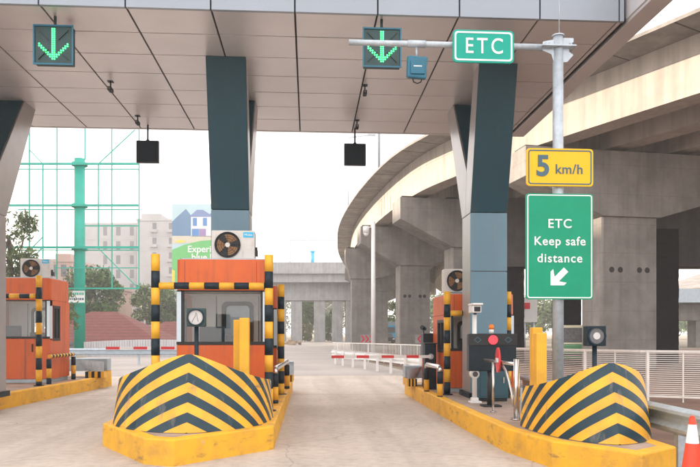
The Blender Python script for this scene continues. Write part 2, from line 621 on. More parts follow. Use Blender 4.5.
scuff(M['chev'], (0.20, 0.19, 0.17), .8, 5.0, (1, 1, .22), .555, .70)
scuff(M['chev'], (0.10, 0.095, 0.09), .7, 2.2, (.5, .5, 3.0), .60, .68)
scuff(M['kerb'], (0.10, 0.085, 0.07), .85, 2.6, (1, 1, 3.2), .56, .72)
scuff(M['kerb'], (0.42, 0.38, 0.33), .8, 9.0, (1, 1, 1), .64, .70)
scuff(M['yellow'], (0.25, 0.20, 0.13), .6, 6.0, (1, 1, .4), .62, .74)
scuff(M['black'], (0.16, 0.16, 0.16), .5, 9.0, (1, 1, .6), .66, .74)
scuff(M['orange'], (0.20, 0.075, 0.04), .55, 2.4, (3, 3, .25), .50, .70)
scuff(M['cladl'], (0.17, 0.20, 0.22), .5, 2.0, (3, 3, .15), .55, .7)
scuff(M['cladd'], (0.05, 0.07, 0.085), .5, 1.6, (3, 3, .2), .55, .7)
scuff(M['acw'], (0.34, 0.30, 0.25), .5, 5.0, (2, 2, .4), .58, .72)
scuff(M['pave'], (0.16, 0.145, 0.135), .55, 1.1, (1, .55, 1), .66, .70)
scuff(M['pave'], (0.30, 0.27, 0.25), .5, .6, (1.6, .12, 1), .54, .70)

def rows_on(m, scale, dark):
    n = m.node_tree
    b = n.nodes['Principled BSDF']
    tc = n.nodes.new('ShaderNodeTexCoord')
    wv = n.nodes.new('ShaderNodeTexWave'); wv.bands_direction = 'Z'; wv.wave_profile = 'SAW'
    wv.inputs['Scale'].default_value = scale; wv.inputs['Distortion'].default_value = .4
    n.links.new(tc.outputs['Object'], wv.inputs['Vector'])
    rp = n.nodes.new('ShaderNodeValToRGB')
    rp.color_ramp.elements[0].color = (dark, dark, dark, 1); rp.color_ramp.elements[1].position = .5
    n.links.new(wv.outputs[1], rp.inputs[0])
    mx = n.nodes.new('ShaderNodeMixRGB'); mx.blend_type = 'MULTIPLY'; mx.inputs[0].default_value = 1
    n.links.new(b.inputs['Base Color'].links[0].from_socket, mx.inputs[1]); n.links.new(rp.outputs[0], mx.inputs[2])
    n.links.new(mx.outputs[0], b.inputs['Base Color'])


rows_on(M['tile'], 1.1, .55)

# ------------------------------------------------------------------ setting: ground
def sheet(name, pts, z, m):
    mb = MB(); k = mb.add([(x, y, z) for x, y in pts]); mb.face(range(k, k + len(pts)))
    return struct(mb.build(name, m))


sheet('ground', [(-400, -60), (400, -60), (400, 700), (-400, 700)], 0.0, M['ground'])
sheet('dirt_ground', [(4.05, -5), (40, -5), (60, 60), (at(360, 60)), (at(345, 45)), (at(420, 26)), (4.05, 17)], 0.004, M['dirt'])
sheet('plaza_pavement', [(-45, -8), (4.1, -8), (4.1, 19), (3.2, 23.8), (-45, 24.8)], 0.008, M['pave'])
sheet('road', [(-16, 23.6), (4.0, 23.6), at(352, 40), at(352, 70), at(350, 125), at(230, 125), at(190, 70), (-14, 33)], 0.012, M['asphalt'])
sheet('side_pavement', [(-45, 24.2), (-12.5, 24.2), (-12.5, 33), (-45, 33)], 0.016, M['pave'])
# right-hand path in front of the camera
jb = MB()
for yy in (6.0, 11.2, 16.4, 21.6):
    jb.box(-7.0, 2.3, yy, yy + 0.012, 0.005, 0.0095)
struct(jb.build('pavement_joints', M['asphalt']))

# ------------------------------------------------------------------ toll islands
K = 0.31


def inset(poly, t):
    cx = sum(p[0] for p in poly) / len(poly); n = len(poly)
    out = []
    for i in range(n):
        a, b, c = Vector(poly[i - 1]), Vector(poly[i]), Vector(poly[(i + 1) % n])
        e1 = (b - a).normalized(); e2 = (c - b).normalized()
        n1 = Vector((-e1.y, e1.x)); n2 = Vector((-e2.y, e2.x))
        bs = (n1 + n2).normalized()
        out.append(tuple(b + bs * t / max(0.4, bs.dot(n1))))
    return out


def island(label, poly):
    root = thing('toll_island', label, 'traffic island', (poly[0][0], poly[0][1], 0))
    k = MB(); ins = inset(poly, 0.17)
    n = len(poly)
    a = k.add([(x, y, 0.0) for x, y in poly]); b = k.add([(x, y, K) for x, y in poly]); c = k.add([(x, y, K) for x, y in ins])
    d = k.add([(x, y, 0.0) for x, y in ins])
    for i in range(n):
        j = (i + 1) % n
        k.face((a + i, a + j, b + j, b + i)); k.face((b + i, b + j, c + j, c + i)); k.face((c + i, c + j, d + j, d + i))
    k.build('kerb', M['kerb'], root, world=True, bevel=0.02)
    MB().prism(ins, 0.02, K - 0.006).build('paving', M['island'], root, world=True)
    return root


island('long concrete island with yellow kerb under the middle toll booth',
       [(-2.72, 17.6), (-2.72, 9.1), (-1.87, 7.78), (-1.51, 7.62), (-0.45, 8.68), (-0.42, 17.6)])
island('concrete island with yellow kerb carrying the signpost and red lamp panel',
       [(2.34, 16.4), (2.40, 10.2), (2.46, 8.3), (2.68, 7.3), (3.28, 6.45), (3.85, 6.85), (3.98, 16.4)])
island('concrete island with yellow kerb under the leftmost booth',
       [(-9.2, 19.6), (-8.8, 11.6), (-5.85, 11.6), (-5.98, 13.4), (-5.55, 19.4)])

# ------------------------------------------------------------------ canopy
SZ = 6.2
can = thing('toll_canopy', 'wide flat toll plaza canopy with panelled soffit and pale fascia', 'canopy', (-6, 12.8, SZ))
rows = [9.90 + i * 0.836 for i in range(8)]
cols = [-0.204 + 1.215 * k for k in range(-15, 5)] + [4.74]
sp = MB()
g = 0.011
for i in range(7):
    for j in range(len(cols) - 1):
        x0, x1, y0, y1 = cols[j] + g * 1.3, cols[j + 1] - g * 1.3, rows[i] + g * 1.15, rows[i + 1] - g * 1.15
        sp.box(x0, x1, y0, y1, SZ + random.Random(i * 99 + j).uniform(-.0015, .0015), SZ + 0.03)
sp.build('soffit', M['soffit'], can, world=True, bevel=0.003)
MB().box(-18.6, 4.76, 9.93, 15.74, SZ + 0.031, SZ + 0.9).build('roof_core', M['seam'], can, world=True)
fb = MB()
for j in range(len(cols) - 1):
    fb.box(cols[j] + g, cols[j + 1] - g, 9.86, 9.92, SZ - 0.02, SZ + 1.05)
fb.build('fascia', M['fascia'], can, world=True, bevel=0.004)
MB().box(-18.6, 4.74, 15.76, 15.82, SZ - 0.01, SZ + 1.0).build('rear_fascia', M['soffit'], can, world=True)
eb = MB()
eb.box(4.80, 5.12, 8.5, 15.82, SZ - 0.02, SZ + 1.0)
eb.box(4.775, 4.80, 8.5, 15.82, SZ + 0.03, SZ + 0.9)
eb.build('edge_beam', M['soffit'], can, world=True, bevel=0.01)
MB().box(4.755, 4.776, 9.9, 15.8, SZ + 0.0, SZ + 0.05).build('edge_trim', M['seam'], can, world=True)


# ------------------------------------------------------------------ canopy columns
def column(label, x, dy=0.0):
    W2 = 0.34
    r = thing('canopy_column', label, 'column', (x, 12.55 + dy, K - 0.01), 0, 'forked columns under the canopy')
    y0, y1 = -0.35, 0.38
    kz, sz, tz = 3.72 - K, 4.56 - K, SZ - K + 0.012
    f = MB()
    # base, shaft with panel joints
    zs = [0.12, 1.18, 2.33, kz]
    for a, b in zip(zs[:-1], zs[1:]):
        f.box(-W2, W2, y0, y0 + 0.05, a + 0.006, b - 0.006)
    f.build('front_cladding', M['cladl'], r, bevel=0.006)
    MB().box(-W2 + 0.012, W2 - 0.012, y0 + 0.051, y1, 0.0, kz).build('shaft', M['clads'], r, bevel=0.01)
    MB().box(-W2 - 0.04, W2 + 0.04, y0 - 0.05, y1 + 0.05, 0.0, 0.10).build('base', M['black'], r)

    def slab(name, prof, m, w0, w1):
        return MB().extr(prof, 'x', w0, w1).build(name, m, r, bevel=0.008)
    fy = -0.99  # front of the front arm at the soffit
    slab('front_arm', [(y0 + 0.051, kz + 0.005), (y1 * .2, kz + 0.005), (0.0, sz), (fy + 0.44, tz), (fy + 0.051, tz)], M['clads'], -W2 + .006, W2 - .006)
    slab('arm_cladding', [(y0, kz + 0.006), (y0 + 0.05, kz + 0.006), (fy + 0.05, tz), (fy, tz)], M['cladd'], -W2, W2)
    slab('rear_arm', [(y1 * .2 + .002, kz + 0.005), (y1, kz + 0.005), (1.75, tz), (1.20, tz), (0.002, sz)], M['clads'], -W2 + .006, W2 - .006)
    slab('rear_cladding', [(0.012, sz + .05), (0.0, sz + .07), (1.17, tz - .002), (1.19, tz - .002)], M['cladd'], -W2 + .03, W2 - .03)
    return r


column('forked blue grey column rising behind the middle toll booth', -1.41)
column('forked blue grey column behind the red lamp panel', 3.30)
column('forked column cut by the left edge, beside the leftmost booth', -6.09, 0.3)


# ------------------------------------------------------------------ lane signals under the canopy
def lane_signal(label, x, y, gp):
    r = thing('lane_signal', label, 'lane signal', (x, y, SZ), 0, gp)
    MB().cyl((0, 0.02, -0.17), (0, 0.02, -0.001), 0.02).build('hanger', M['housing'], r)
    h = MB().box(-.275, .275, -.05, .07, -.73, -.17)
    h.build('housing', M['housing'], r, bevel=0.012)
    fr = MB()
    for q in ((-.29, .29, -.745, -.722), (-.29, .29, -.178, -.155), (-.29, -.268, -.722, -.178), (.268, .29, -.722, -.178)):
        fr.box(q[0], q[1], -.066, -.052, q[2], q[3])
    fr.build('frame', M['blue'], r)
    on = MB()
    p = .0315
    lit = set()
    for row in range(0, 15):
        lit |= {(7, row), (8, row)}
    for k in range(0, 7):
        for t in (0, 1):
            lit |= {(7 - k, 14 - k - t), (8 + k, 14 - k - t)}
    for cx in range(16):
        for ry in range(16):
            X, Z = (cx - 7.5) * p, -.45 + (7.5 - ry) * p
            if (cx, ry) in lit:
                on.cyl((X, -.0505, Z), (X, -.056, Z), .0125, n=8)
    on.build('arrow', M['led'], r)
    for sx, sz in ((-1, 1), (1, 1), (-1, -1), (1, -1)):
        MB().beam((sx * .07, -.0525, -.45 + sz * .07), (sx * .22, -.0525, -.45 + sz * .22), .005, .03, up=(0, 1, 0)).build('unlit_bar', M['ledoff'], r)
    return r


lane_signal('lit green down arrow signal above the left lane', at(56, 10.05)[0], 10.25, 'green arrow signals on the canopy front')
lane_signal('lit green down arrow signal half hidden by the sign arm', at(382, 10.05)[0], 10.05, 'green arrow signals on the canopy front')


def back_signal(label, x, y):
    r = thing('rear_lane_signal', label, 'lane signal', (x, y, SZ), 0, 'dark signals on the canopy rear')
    MB().cyl((0, 0, -.36), (0, 0, -.001), .02).cyl((0, 0, -.36), (0, 0, -.32), .05, .02).build('hanger', M['black'], r)
    b = MB().box(-.25, .25, -.05, .05, -.86, -.36)
    b.build('housing', M['screen'], r, bevel=0.01)
    MB().box(-.21, .21, -.062, -.051, -.82, -.40).build('back_cover', M['black'], r, bevel=0.006)
    return r


back_signal('dark square signal seen from behind over the left lane', at(150, 15.45)[0], 15.5)
back_signal('dark square signal seen from behind over the right lane', at(355, 15.45)[0], 15.45)


def ceiling_camera():
    r = thing('ceiling_camera', 'x', 'camera', (0, 0, SZ), 0, 'small cameras under the canopy soffit')
    MB().cyl((0, 0, -.12), (0, 0, -.001), .014, n=8).box(-.05, .05, -.05, .05, -.012, -.002).build('bracket', M['black'], r)
    MB().box(-.035, .035, -.10, .08, -.19, -.12).build('body', M['black'], r, bevel=.008)
    MB().cyl((0, -.101, -.155), (0, -.118, -.155), .028, n=12).build('lens', M['lens'], r)
    return r


cc = ceiling_camera()
spots = [(-3.70, 10.75, 'small ceiling camera just behind the left green arrow signal'),
         (-3.70, 12.85, 'small ceiling camera midway along the left soffit seam'),
         (-3.70, 14.85, 'small ceiling camera near the left dark rear signal'),
         (1.06, 12.75, 'small ceiling camera under the right soffit below the green arrow'),
         (1.06, 14.85, 'small ceiling camera just above the right dark rear signal')]
for i, (x, y, l) in enumerate(spots):
    if i == 0:
        cc.location = (x, y, SZ); cc['label'] = l
    else:
        dup(cc, (x, y, SZ), l)


# ------------------------------------------------------------------ sign pole with arm, signs
PX, PY = at(558, 9.2)
sp_ = thing('sign_pole', 'tall galvanised pole with a long arm reaching left over the lane', 'pole', (PX, PY, K))
MB().cyl((0, 0, 0.02), (0, 0, 5.23), .076, .07, 24).cyl((0, 0, 5.23), (0, 0, 5.25), .082, .082, 24).build('post', M['steel'], sp_)
MB().cyl((0, 0, 0.0), (0, 0, .025), .19, n=20).build('base_plate', M['steel'], sp_)
MB().cyl((0.02, 0.01, 5.25), (0.02, 0.01, 6.1), .008, .003, 8).build('lightning_rod', M['steel'], sp_)
az = 5.39 - K
MB().cyl((-.1, -.0, az), (-2.86, 0, az), .043, .038, 18).build('arm', M['steel'], sp_)
br = MB()
pl = [(-.22, az - .05), (-.22, az + .07), (-.16, az + .085), (.08, az + .13), (.21, az + .13), (.21, az + .07), (.15, az + .05), (.15, az - .06), (.21, az - .10), (.12, az - .20), (-.06, az - .22), (-.1, az - .1)]
br.extr(pl, 'y', -.022, -.008)
br.box(-.25, .22, -.10, .10, az - .012, az + .012)
br.build('bracket', M['steel'], sp_, bevel=.004)
bolt = MB()
for bx in (-.18, -.13, .17):
    bolt.cyl((bx, -.024, az + .045), (bx, -.04, az + .045), .014, n=6)
build_each(bolt, 'bolt', M['greysteel'], sp_)


def board(name, label, cat, x0, x1, z0, z1, y, face, back, border, bw, rr, lip):
    r = thing(name, label, cat, ((x0 + x1) / 2, y, z0))
    hw, h = (x1 - x0) / 2, z1 - z0
    p = MB().extr(rrect(-hw, hw, 0, h, rr), 'y', 0, .03)
    p.build('panel', face, r)
    fr = MB()
    ring_frame(fr, rrect(-hw + lip, hw - lip, lip, h - lip, rr * .8), rrect(-hw + lip + bw, hw - lip - bw, lip + bw, h - lip - bw, rr * .6), -.004, -.0005)
    fr.build('border', border, r)
    MB().box(-hw * .6, hw * .6, .031, .06, h * .25, h * .25 + .05).box(-hw * .6, hw * .6, .031, .06, h * .7, h * .7 + .05).build('back_rails', back, r)
    return r, hw, h


ay = PY - .10
e0, e1 = at(451.5, 9.1)[0], at(513, 9.1)[0]
es, hw, h = board('lane_sign', 'small teal ETC sign hung on the long arm of the signpost', 'sign', e0, e1, hz(65.5, 9.13), hz(33.5, 9.13), ay, M['teal'], M['steel'], M['signwhite'], .022, .055, .022)
text('ETC', .295, 'lettering', M['signwhite'], es, (0.008, -.004, h * .5 - .005), spacing=1.32, sx=.84, bold=.002)
ss, hw, h = board('speed_sign', 'yellow 5 km/h speed sign on the signpost', 'sign', at(525.5, 9.1)[0], at(593.5, 9.1)[0], hz(186.5, 9.1), hz(149, 9.1), PY - .115, M['signyel'], M['steel'], M['signblue'], .016, .045, .022)
text('5', .385, 'numeral', M['signblue'], ss, (-.235, -.004, h * .5 + .005), bold=.012)
text('km/h', .18, 'lettering', M['signblue'], ss, (.125, -.004, h * .44), bold=.003, spacing=1.08)
gs, hw, h = board('distance_sign', 'tall green ETC keep safe distance sign on the signpost', 'sign', at(525, 9.1)[0], at(593.5, 9.1)[0], hz(299.5, 9.1), hz(194, 9.1), PY - .115, M['green'], M['steel'], M['signwhite'], .014, .04, .016)
text('ETC', .17, 'lettering', M['signwhite'], gs, (.0, -.004, h - .41), spacing=1.15, bold=.002)
text('Keep safe', .165, 'lettering', M['signwhite'], gs, (.0, -.004, h - .645), spacing=1.1, bold=.002)
text('distance', .165, 'lettering', M['signwhite'], gs, (.0, -.004, h - .875), spacing=1.14, bold=.002)
ar = MB()
c45 = math.sqrt(.5)


def rot45(p):
    return (p[0] * c45 - p[1] * c45, p[0] * c45 + p[1] * c45)


# arrow pointing down-left: built pointing down (-z) and turned
base = [(0, -.15), (-.13, -.02), (-.13, .03), (-.042, -.03), (-.042, .15), (.042, .15), (.042, -.03), (.13, .03), (.13, -.02)]
base = [(x * c45 + z * c45 + .0, -x * c45 + z * c45) for x, z in base]
ar.extr([(x - .02, z + h - 1.13) for x, z in base], 'y', -.004, -.0008)
ar.build('arrow', M['signwhite'], gs)

rx, ry = at(416, 9.12)
rd = thing('lane_reader', 'blue reader box hanging from the sign arm', 'reader', (rx, PY, az + K))
MB().cyl((0, 0, -.18), (0, 0, -.045), .016, n=10).cyl((-.12, 0, .0), (.12, 0, 0), .05, n=14).build('hanger', M['steel'], rd)
q = MB().hexa([(-.135, -.07, -.47), (.125, -.07, -.49), (.125, .05, -.47), (-.135, .05, -.45),
               (-.125, -.05, -.17), (.145, -.05, -.185), (.145, .06, -.165), (-.125, .06, -.15)])
q.build('case', M['blue'], rd, bevel=.02)
MB().box(-.09, .10, -.086, -.073, -.43, -.24).build('cover', M['blue'], rd, bevel=.008)
MB().box(-.05, .06, -.0885, -.0865, -.335, -.322).build('nameplate', M['signwhite'], rd)
MB().tube([(-.05, 0, -.47), (-.04, 0, -.51), (0.01, 0, -.53), (.06, 0, -.51), (.07, 0, -.48)], .008).build('cable', M['rubber'], rd)


# ------------------------------------------------------------------ crash noses
def crash_nose(label, x, y, wl, wr, hgt, ln=.95):
    r = thing('crash_barrier', label, 'crash barrier', (x, y, K), 0, 'chevron crash barriers at the island noses')
    N, NZ = 26, 8
    sc = hgt / .93

    wd = (wl + wr) / 2

    def plan(t):
        P = ((0, 0), (wd * .54, .12), (wd, ln * .36), (wd, ln))
        B = ((1 - t) ** 3, 3 * t * (1 - t) ** 2, 3 * t * t * (1 - t), t ** 3)
        return tuple(sum(bb * p[q] for bb, p in zip(B, P)) for q in (0, 1))
    pts = [plan(i / N) for i in range(N + 1)]
    u = [0]
    for a, b in zip(pts[:-1], pts[1:]):
        u.append(u[-1] + math.hypot(b[0] - a[0], b[1] - a[1]))
    L = u[-1]

    def top(i):
        f = u[i] / L
        return hgt - .43 * sc * math.tanh((math.sqrt(u[i] ** 2 + .03) - .173) / 1.15)
    sh = MB()
    tops = {}
    for sgn in (-1, 1):
        idx = []
        for i in range(N + 1):
            colv = []
            for j in range(NZ + 1):
                z = top(i) * j / NZ
                lean = .20 * z / hgt
                X = pts[i][0] * (1 - .09 * z / hgt) * sgn * (wr if sgn > 0 else wl) / wd
                Y = pts[i][1] * (1 - .0 * z) + lean * (1 - .7 * i / N)
                k = sh.add([(X, Y, z)])
                us = u[i] / sc
                sh.uv[k] = (.42 * us + .15 * us * us, z / sc)
                colv.append(k)
            idx.append(colv)
        for i in range(N):
            for j in range(NZ):
                q = (idx[i][j], idx[i + 1][j], idx[i + 1][j + 1], idx[i][j + 1])
                sh.face(q if sgn > 0 else q[::-1], 0, True)
        tops[sgn] = [sh.v[c[-1]] for c in idx]
        ends = [sh.v[c[0]] for c in idx]
    sh.build('chevron_shell', M['chev'], r)
    # steel top sheet, set a little below the rim, and back plate
    tp = MB()
    ctr = (0, ln - .02)
    for i in range(N):
        for sgn in (-1, 1):
            a, b = tops[sgn][i], tops[sgn][i + 1]
            za, zb = a[2] - .012, b[2] - .012
            kk = tp.add([(a[0] * .985, a[1] + .012, za), (b[0] * .985, b[1] + .012, zb), (0, max(b[1], .3) + .01, zb), (0, max(a[1], .3) + .01, za)])
            tp.face((kk, kk + 1, kk + 2, kk + 3) if sgn > 0 else (kk + 3, kk + 2, kk + 1, kk))
    tp.build('top_sheet', M['greysteel'], r)
    ze = top(N)
    MB().box(-wl * .9, wr * .9, ln - .03, ln - .01, .0, ze - .03).build('back_plate', M['greysteel'], r)
    rib = MB()
    for s in (-1, 1):
        rib.box(s * (wr if s > 0 else wl) * .93 - .03, s * (wr if s > 0 else wl) * .93 + .03, ln - .005, ln + .03, 0, ze - .02)
    build_each(rib, 'end_flange', M['steel'], r)
    return r


crash_nose('black and yellow chevron crash nose in front of the middle booth', -1.45, 8.10, 1.20, .95, .93, 1.5)
crash_nose('black and yellow chevron crash nose below the green sign', 3.30, 6.98, .60, .82, .86, 1.5)


# ------------------------------------------------------------------ small lens boxes above the noses
def lens_box(label, x, y, zc, disc, size=.25):
    r = thing('lens_signal', label, 'signal', (x, y, K), 0, 'square lens signals on short posts')
    s = size / 2
    zc -= K
    MB().cyl((0, .03, 0), (0, .03, zc - s), .03, n=14).build('post', M['black'], r)
    MB().box(-s, s, -.03, .09, zc - s, zc + s).build('housing', M['housing'] if disc else M['black'], r, bevel=.012)
    hd = MB()
    n = 28
    ro, ri = s * .92, s * .78
    ring_frame(hd, [(ro * math.cos(2 * math.pi * i / n), zc + ro * math.sin(2 * math.pi * i / n)) for i in range(n)],
               [(ri * math.cos(2 * math.pi * i / n), zc + ri * math.sin(2 * math.pi * i / n)) for i in range(n)], -.055, -.031)
    hd.build('hood', M['black'], r)
    MB().cyl((0, -.036, zc), (0, -.0305, zc), ri, n=28).build('lens', M['mirror'] if disc else M['lens'], r)
    if disc:
        t = MB()
        t.tube([(.0, -.038, zc + .07), (-.005, -.038, zc + .02), (-.035, -.038, zc - .03), (-.05, -.038, zc - .065)], .003, 6)
        t.tube([(.012, -.038, zc + .06), (.02, -.038, zc), (.035, -.038, zc - .06)], .003, 6)
        t.build('crack', M['lens'], r)
    else:
        MB().cyl((0, -.0395, zc), (0, -.0365, zc), ri * .45, n=20).build('inner_lens', M['mirror'], r)
    return r


lens_box('square lens signal with pale cracked disc in front of the middle booth', *at(196.2, 9.35), hz(317.5, 9.35), True, .255)
lens_box('square lens signal with dark glass right of the signpost', *at(595.5, 8.5), hz(336, 8.5), False, .255)


# ------------------------------------------------------------------ striped posts and guards
def stripe_cyl(mb, a, b, r, seg, first=0, n=18):
    a, b = Vector(a), Vector(b)
    L = (b - a).length
    t = (b - a) / L
    z, i = 0.0, first
    while z < L - 1e-4:
        e = min(L, z + seg)
        mb.cyl(a + t * z, a + t * e, r, r, n, i % 2, caps=True)
        z = e; i += 1
    return mb


YB = [M['yellow'], M['black']]


def guard_frame(label, xa, xb, y, top, barz, seg, first, rad=.065):
    r = thing('booth_guard', label, 'guard frame', ((xa + xb) / 2, y, K), 0, 'striped guard frames before the booths')
    for x in (xa, xb):
        p = stripe_cyl(MB(), (x, y, top), (x, y, K + .015), rad, seg, first)
        p.build('post', YB, r, world=True)
    stripe_cyl(MB(), (xa + rad * .9, y, barz), (xb - rad * .9, y, barz), rad * .82, .225, 0).build('crossbar', YB, r, world=True)
    fl = MB()
    for x in (xa, xb):
        fl.cyl((x, y, K - .004), (x, y, K + .014), rad * 1.7, n=18)
    build_each(fl, 'base_flange', M['black'], r, world=True)
    return r


g1 = at(157, 10.3); g2 = at(269, 10.35)
guard_frame('tall striped guard frame straddling the front of the middle booth', g1[0], g2[0], g1[1] - .1, 2.69, 2.215, .255, 0)
g1 = at(446, 13.15); g2 = at(507.5, 13.15)
guard_frame('striped guard frame at the right booth, mostly behind its column', g1[0], g2[0], g1[1] - .1, 2.30, 1.88, .25, 0)
g1 = at(39, 15.2); g2 = at(-32, 15.2)
guard_frame('striped guard frame in front of the leftmost booth', g2[0], g1[0], g1[1], 2.79, 2.33, .265, 0)

tpx = at(281, 13.1)
tp_ = thing('guard_post', 'single striped post at the rear right of the middle booth', 'post', (tpx[0], tpx[1], K))
stripe_cyl(MB(), (0, 0, 2.13), (0, 0, .012), .066, .24, 0).build('post', YB, tp_)
MB().cyl((0, 0, -.004), (0, 0, .012), .11, n=18).build('base_flange', M['black'], tp_)


def hoop(label, x0, y0, x1, y1, hgt, striped):
    r = thing('hoop_guard', label, 'guard rail', (x0, y0, K), 0, 'low hoop guards beside the lanes')
    rad = .055
    a, b = Vector((x0, y0, 0)), Vector((x1, y1, 0))
    for p in (a, b):
        stripe_cyl(MB(), (p.x, p.y, K + hgt), (p.x, p.y, K + .0), rad, .22, 1).build('leg', YB, r, world=True)
    d = (b - a).normalized()
    up = Vector((0, 0, 1))
    top = Vector((0, 0, K + hgt + .01))
    pts = [a + top - up * .02, a + top + d * .03 + up * .05, a + top + d * .09 + up * .075, b + top - d * .09 + up * .075, b + top - d * .03 + up * .05, b + top - up * .02]
    if striped:
        st = MB()
        stripe_cyl(st, pts[1], pts[4], rad * .8, .1, 0)
        st.build('top_bar', YB, r, world=True)
    else:
        MB().tube(pts, rad * .9, 14).build('top_bar', M['stainless'], r, world=True)
    return r


h1, h2 = at(275.2, 11.4), at(287, 14.4)
hoop('low hoop guard with steel top along the right of the middle booth', h1[0], h1[1], h2[0], h2[1], .5, False)
h1, h2 = at(440, 12.6), at(426.5, 13.75)
hoop('low hoop guard with steel top beside the right booth', h1[0], h1[1], h2[0], h2[1], .46, False)
h1, h2 = at(49, 15.75), at(73.5, 17.35)
hoop('low hoop guard with striped top bar beside the leftmost booth', h1[0], h1[1], h2[0], h2[1], .58, True)


# ------------------------------------------------------------------ yellow box bollards
def bollard(label, px, d, top, wd):
    x, y = at(px, d)
    r = thing('yellow_bollard', label, 'bollard', (x, y, K), 0, 'square yellow bollards behind the crash noses')
    MB().box(-wd / 2, wd / 2, -wd / 2, wd / 2, 0, top - K).build('post', M['yellow'], r, bevel=.012)
    MB().box(-wd / 2 - .03, wd / 2 + .03, -wd / 2 - .03, wd / 2 + .03, -.004, .012).build('base_plate', M['yellow'], r)
    return r


bollard('nearer square yellow bollard in front of the middle booth', 244.6, 9.7, hz(318, 9.7), .14)
bollard('farther square yellow bollard in front of the middle booth', 238.6, 9.95, hz(320, 9.95), .14)
bollard('nearer square yellow bollard left of the signpost', 540, 8.85, hz(333, 8.85), .14)
bollard('farther square yellow bollard left of the signpost', 536, 9.2, hz(327.5, 9.2), .14)


# ------------------------------------------------------------------ toll booths
def booth(label, x0, x1, y0, dep, H, furnish=True):
    wd = x1 - x0
    s = H / 2.42
    r = thing('toll_booth', label, 'toll booth', ((x0 + x1) / 2, y0, K), 0, 'orange toll booths')
    hw = wd / 2
    sill, head = 1.02 * s, 1.91 * s
    MB().box(-hw + .03, hw - .03, .03, dep - .03, 0, .085).build('plinth', M['greysteel'], r)
    lp = MB()
    lp.box(-hw, hw, 0, .05, .086, sill)
    lp.build('front_panel', M['orange'], r, bevel=.012)
    MB().box(hw * .27, hw * .27 + .006, -.003, .001, .1, sill - .01).build('panel_seam', M['seam'], r)
    MB().box(-.02 + hw * .5, .012 + hw * .5, -.02, -.001, sill * .70, sill * .88).build('latch', M['rubber'], r, bevel=.004)
    # roof band with rounded corners
    ro = MB()
    rr = .13
    outl = rrect(-hw - .01, hw + .01, -.01, dep + .01, rr)
    ro.prism(outl, head + .002, H)
    ro.build('roof_band', M['orange'], r, bevel=.01)
    cap = MB().prism(rrect(-hw + .03, hw - .03, .03, dep - .03, .1), H + .001, H + .02)
    cap.build('roof_cap', M['greysteel'], r)
    build_each(MB().box(-hw + .13, -hw + .134, -.0125, -.009, head + .03, H - .03).box(hw - .16, hw - .156, -.0125, -.009, head + .03, H - .03), 'band_seam', M['seam'], r)
    # sides
    for sg in (-1, 1):
        xo, xi = sg * hw, sg * (hw - .05)
        a, b = min(xo, xi), max(xo, xi)
        sw = MB()
        wy0, wy1 = .24, .24 + .52 * min(1.0, dep / 1.3) * (.85 if dep < 1.5 else 1.5)
        wz0, wz1 = .98 * s, 1.78 * s
        sw.box(a, b, .051, dep, .086, wz0); sw.box(a, b, .051, dep, wz1, head)
        sw.box(a, b, .19, wy0, wz0, wz1); sw.box(a, b, wy1, dep, wz0, wz1)
        sw.build('side_panel', M['orange'], r)
        wf = MB()
        e = .05
        x2 = sg * (hw + .012)
        c, d = min(x2, xi), max(x2, xi)
        wf.box(c, d, wy0 - e * .2, wy1 + e * .2, wz0 - e * .3, wz0 + e); wf.box(c, d, wy0 - e * .2, wy1 + e * .2, wz1 - e, wz1 + e * .3)
        for yy in (wy0, (wy0 + wy1) / 2 - e / 2, wy1 - e):
            wf.box(c, d, yy, yy + e, wz0 + e, wz1 - e)
        fo = wf.build('side_window', M['rubber'], r)
        MB().box(sg * (hw - .025) - .002, sg * (hw - .025) + .002, wy0 + e, wy1 - e, wz0 + e, wz1 - e).build('pane', M['glass'], fo)
        # corner glazing return between front and side panel
        MB().box(a, b, .051, .19, sill, head).build('corner_pillar', M['alu'], r)
    # front window
    ff = MB()
    ff.box(-hw, hw, -.006, .05, sill + .001, sill + .05)
    ff.box(-hw + .07, -hw + .115, .0, .05, sill + .051, head); ff.box(hw - .095, hw - .06, .0, .05, sill + .051, head)
    ff.box(-hw, hw, .0, .05, head - .02, head)
    wfr = ff.build('front_window', M['rubber'], r)
    MB().box(-hw + .115, hw - .095, .02, .026, sill + .05, head - .02).build('pane', M['glass'], wfr)
    build_each(MB().box(-hw, -hw + .07, .0, .045, sill + .05, head - .02).box(hw - .06, hw, .0, .045, sill + .05, head - .02), 'corner_trim', M['alu'], r)
    # back wall with door window
    dx0, dx1 = -.20 * hw, .58 * hw
    bw = MB()
    by0, by1 = dep - .05, dep
    wz0, wz1 = 1.04 * s, 1.74 * s
    bw.box(-hw + .05, dx0 + .06, by0, by1, .086, head); bw.box(dx1 - .06, hw - .05, by0, by1, .086, head)
    bw.box(dx0 + .06, dx1 - .06, by0, by1, .086, wz0 + .02); bw.box(dx0 + .06, dx1 - .06, by0, by1, wz1 - .02, head)
    bw.build('back_wall', M['inner'], r)
    df = MB()
    ring_frame(df, rrect(dx0, dx1, wz0 - .04, wz1 + .04, .1), rrect(dx0 + .07, dx1 - .07, wz0 + .03, wz1 - .03, .07), by0 - .03, by0 - .001)
    dfo = df.build('door_window', M['rubber'], r)
    MB().box(dx0 + .06, dx1 - .06, dep - .03, dep - .026, wz0 + .02, wz1 - .02).build('pane', M['glass'], dfo)
    build_each(MB().box(dx0 - .1, dx0 - .085, by0 - .012, by0 - .002, .1, head).box(dx1 + .085, dx1 + .10, by0 - .012, by0 - .002, .1, head), 'door_edge', M['rubber'], r)
    MB().box(-hw + .05, hw - .05, .051, dep - .05, head - .03, head - .004).build('ceiling', M['inner'], r)
    MB().box(-hw + .06, hw - .06, .06, .5, sill - .08, sill - .03).build('counter', M['inner'], r)
    if not furnish:
        return r
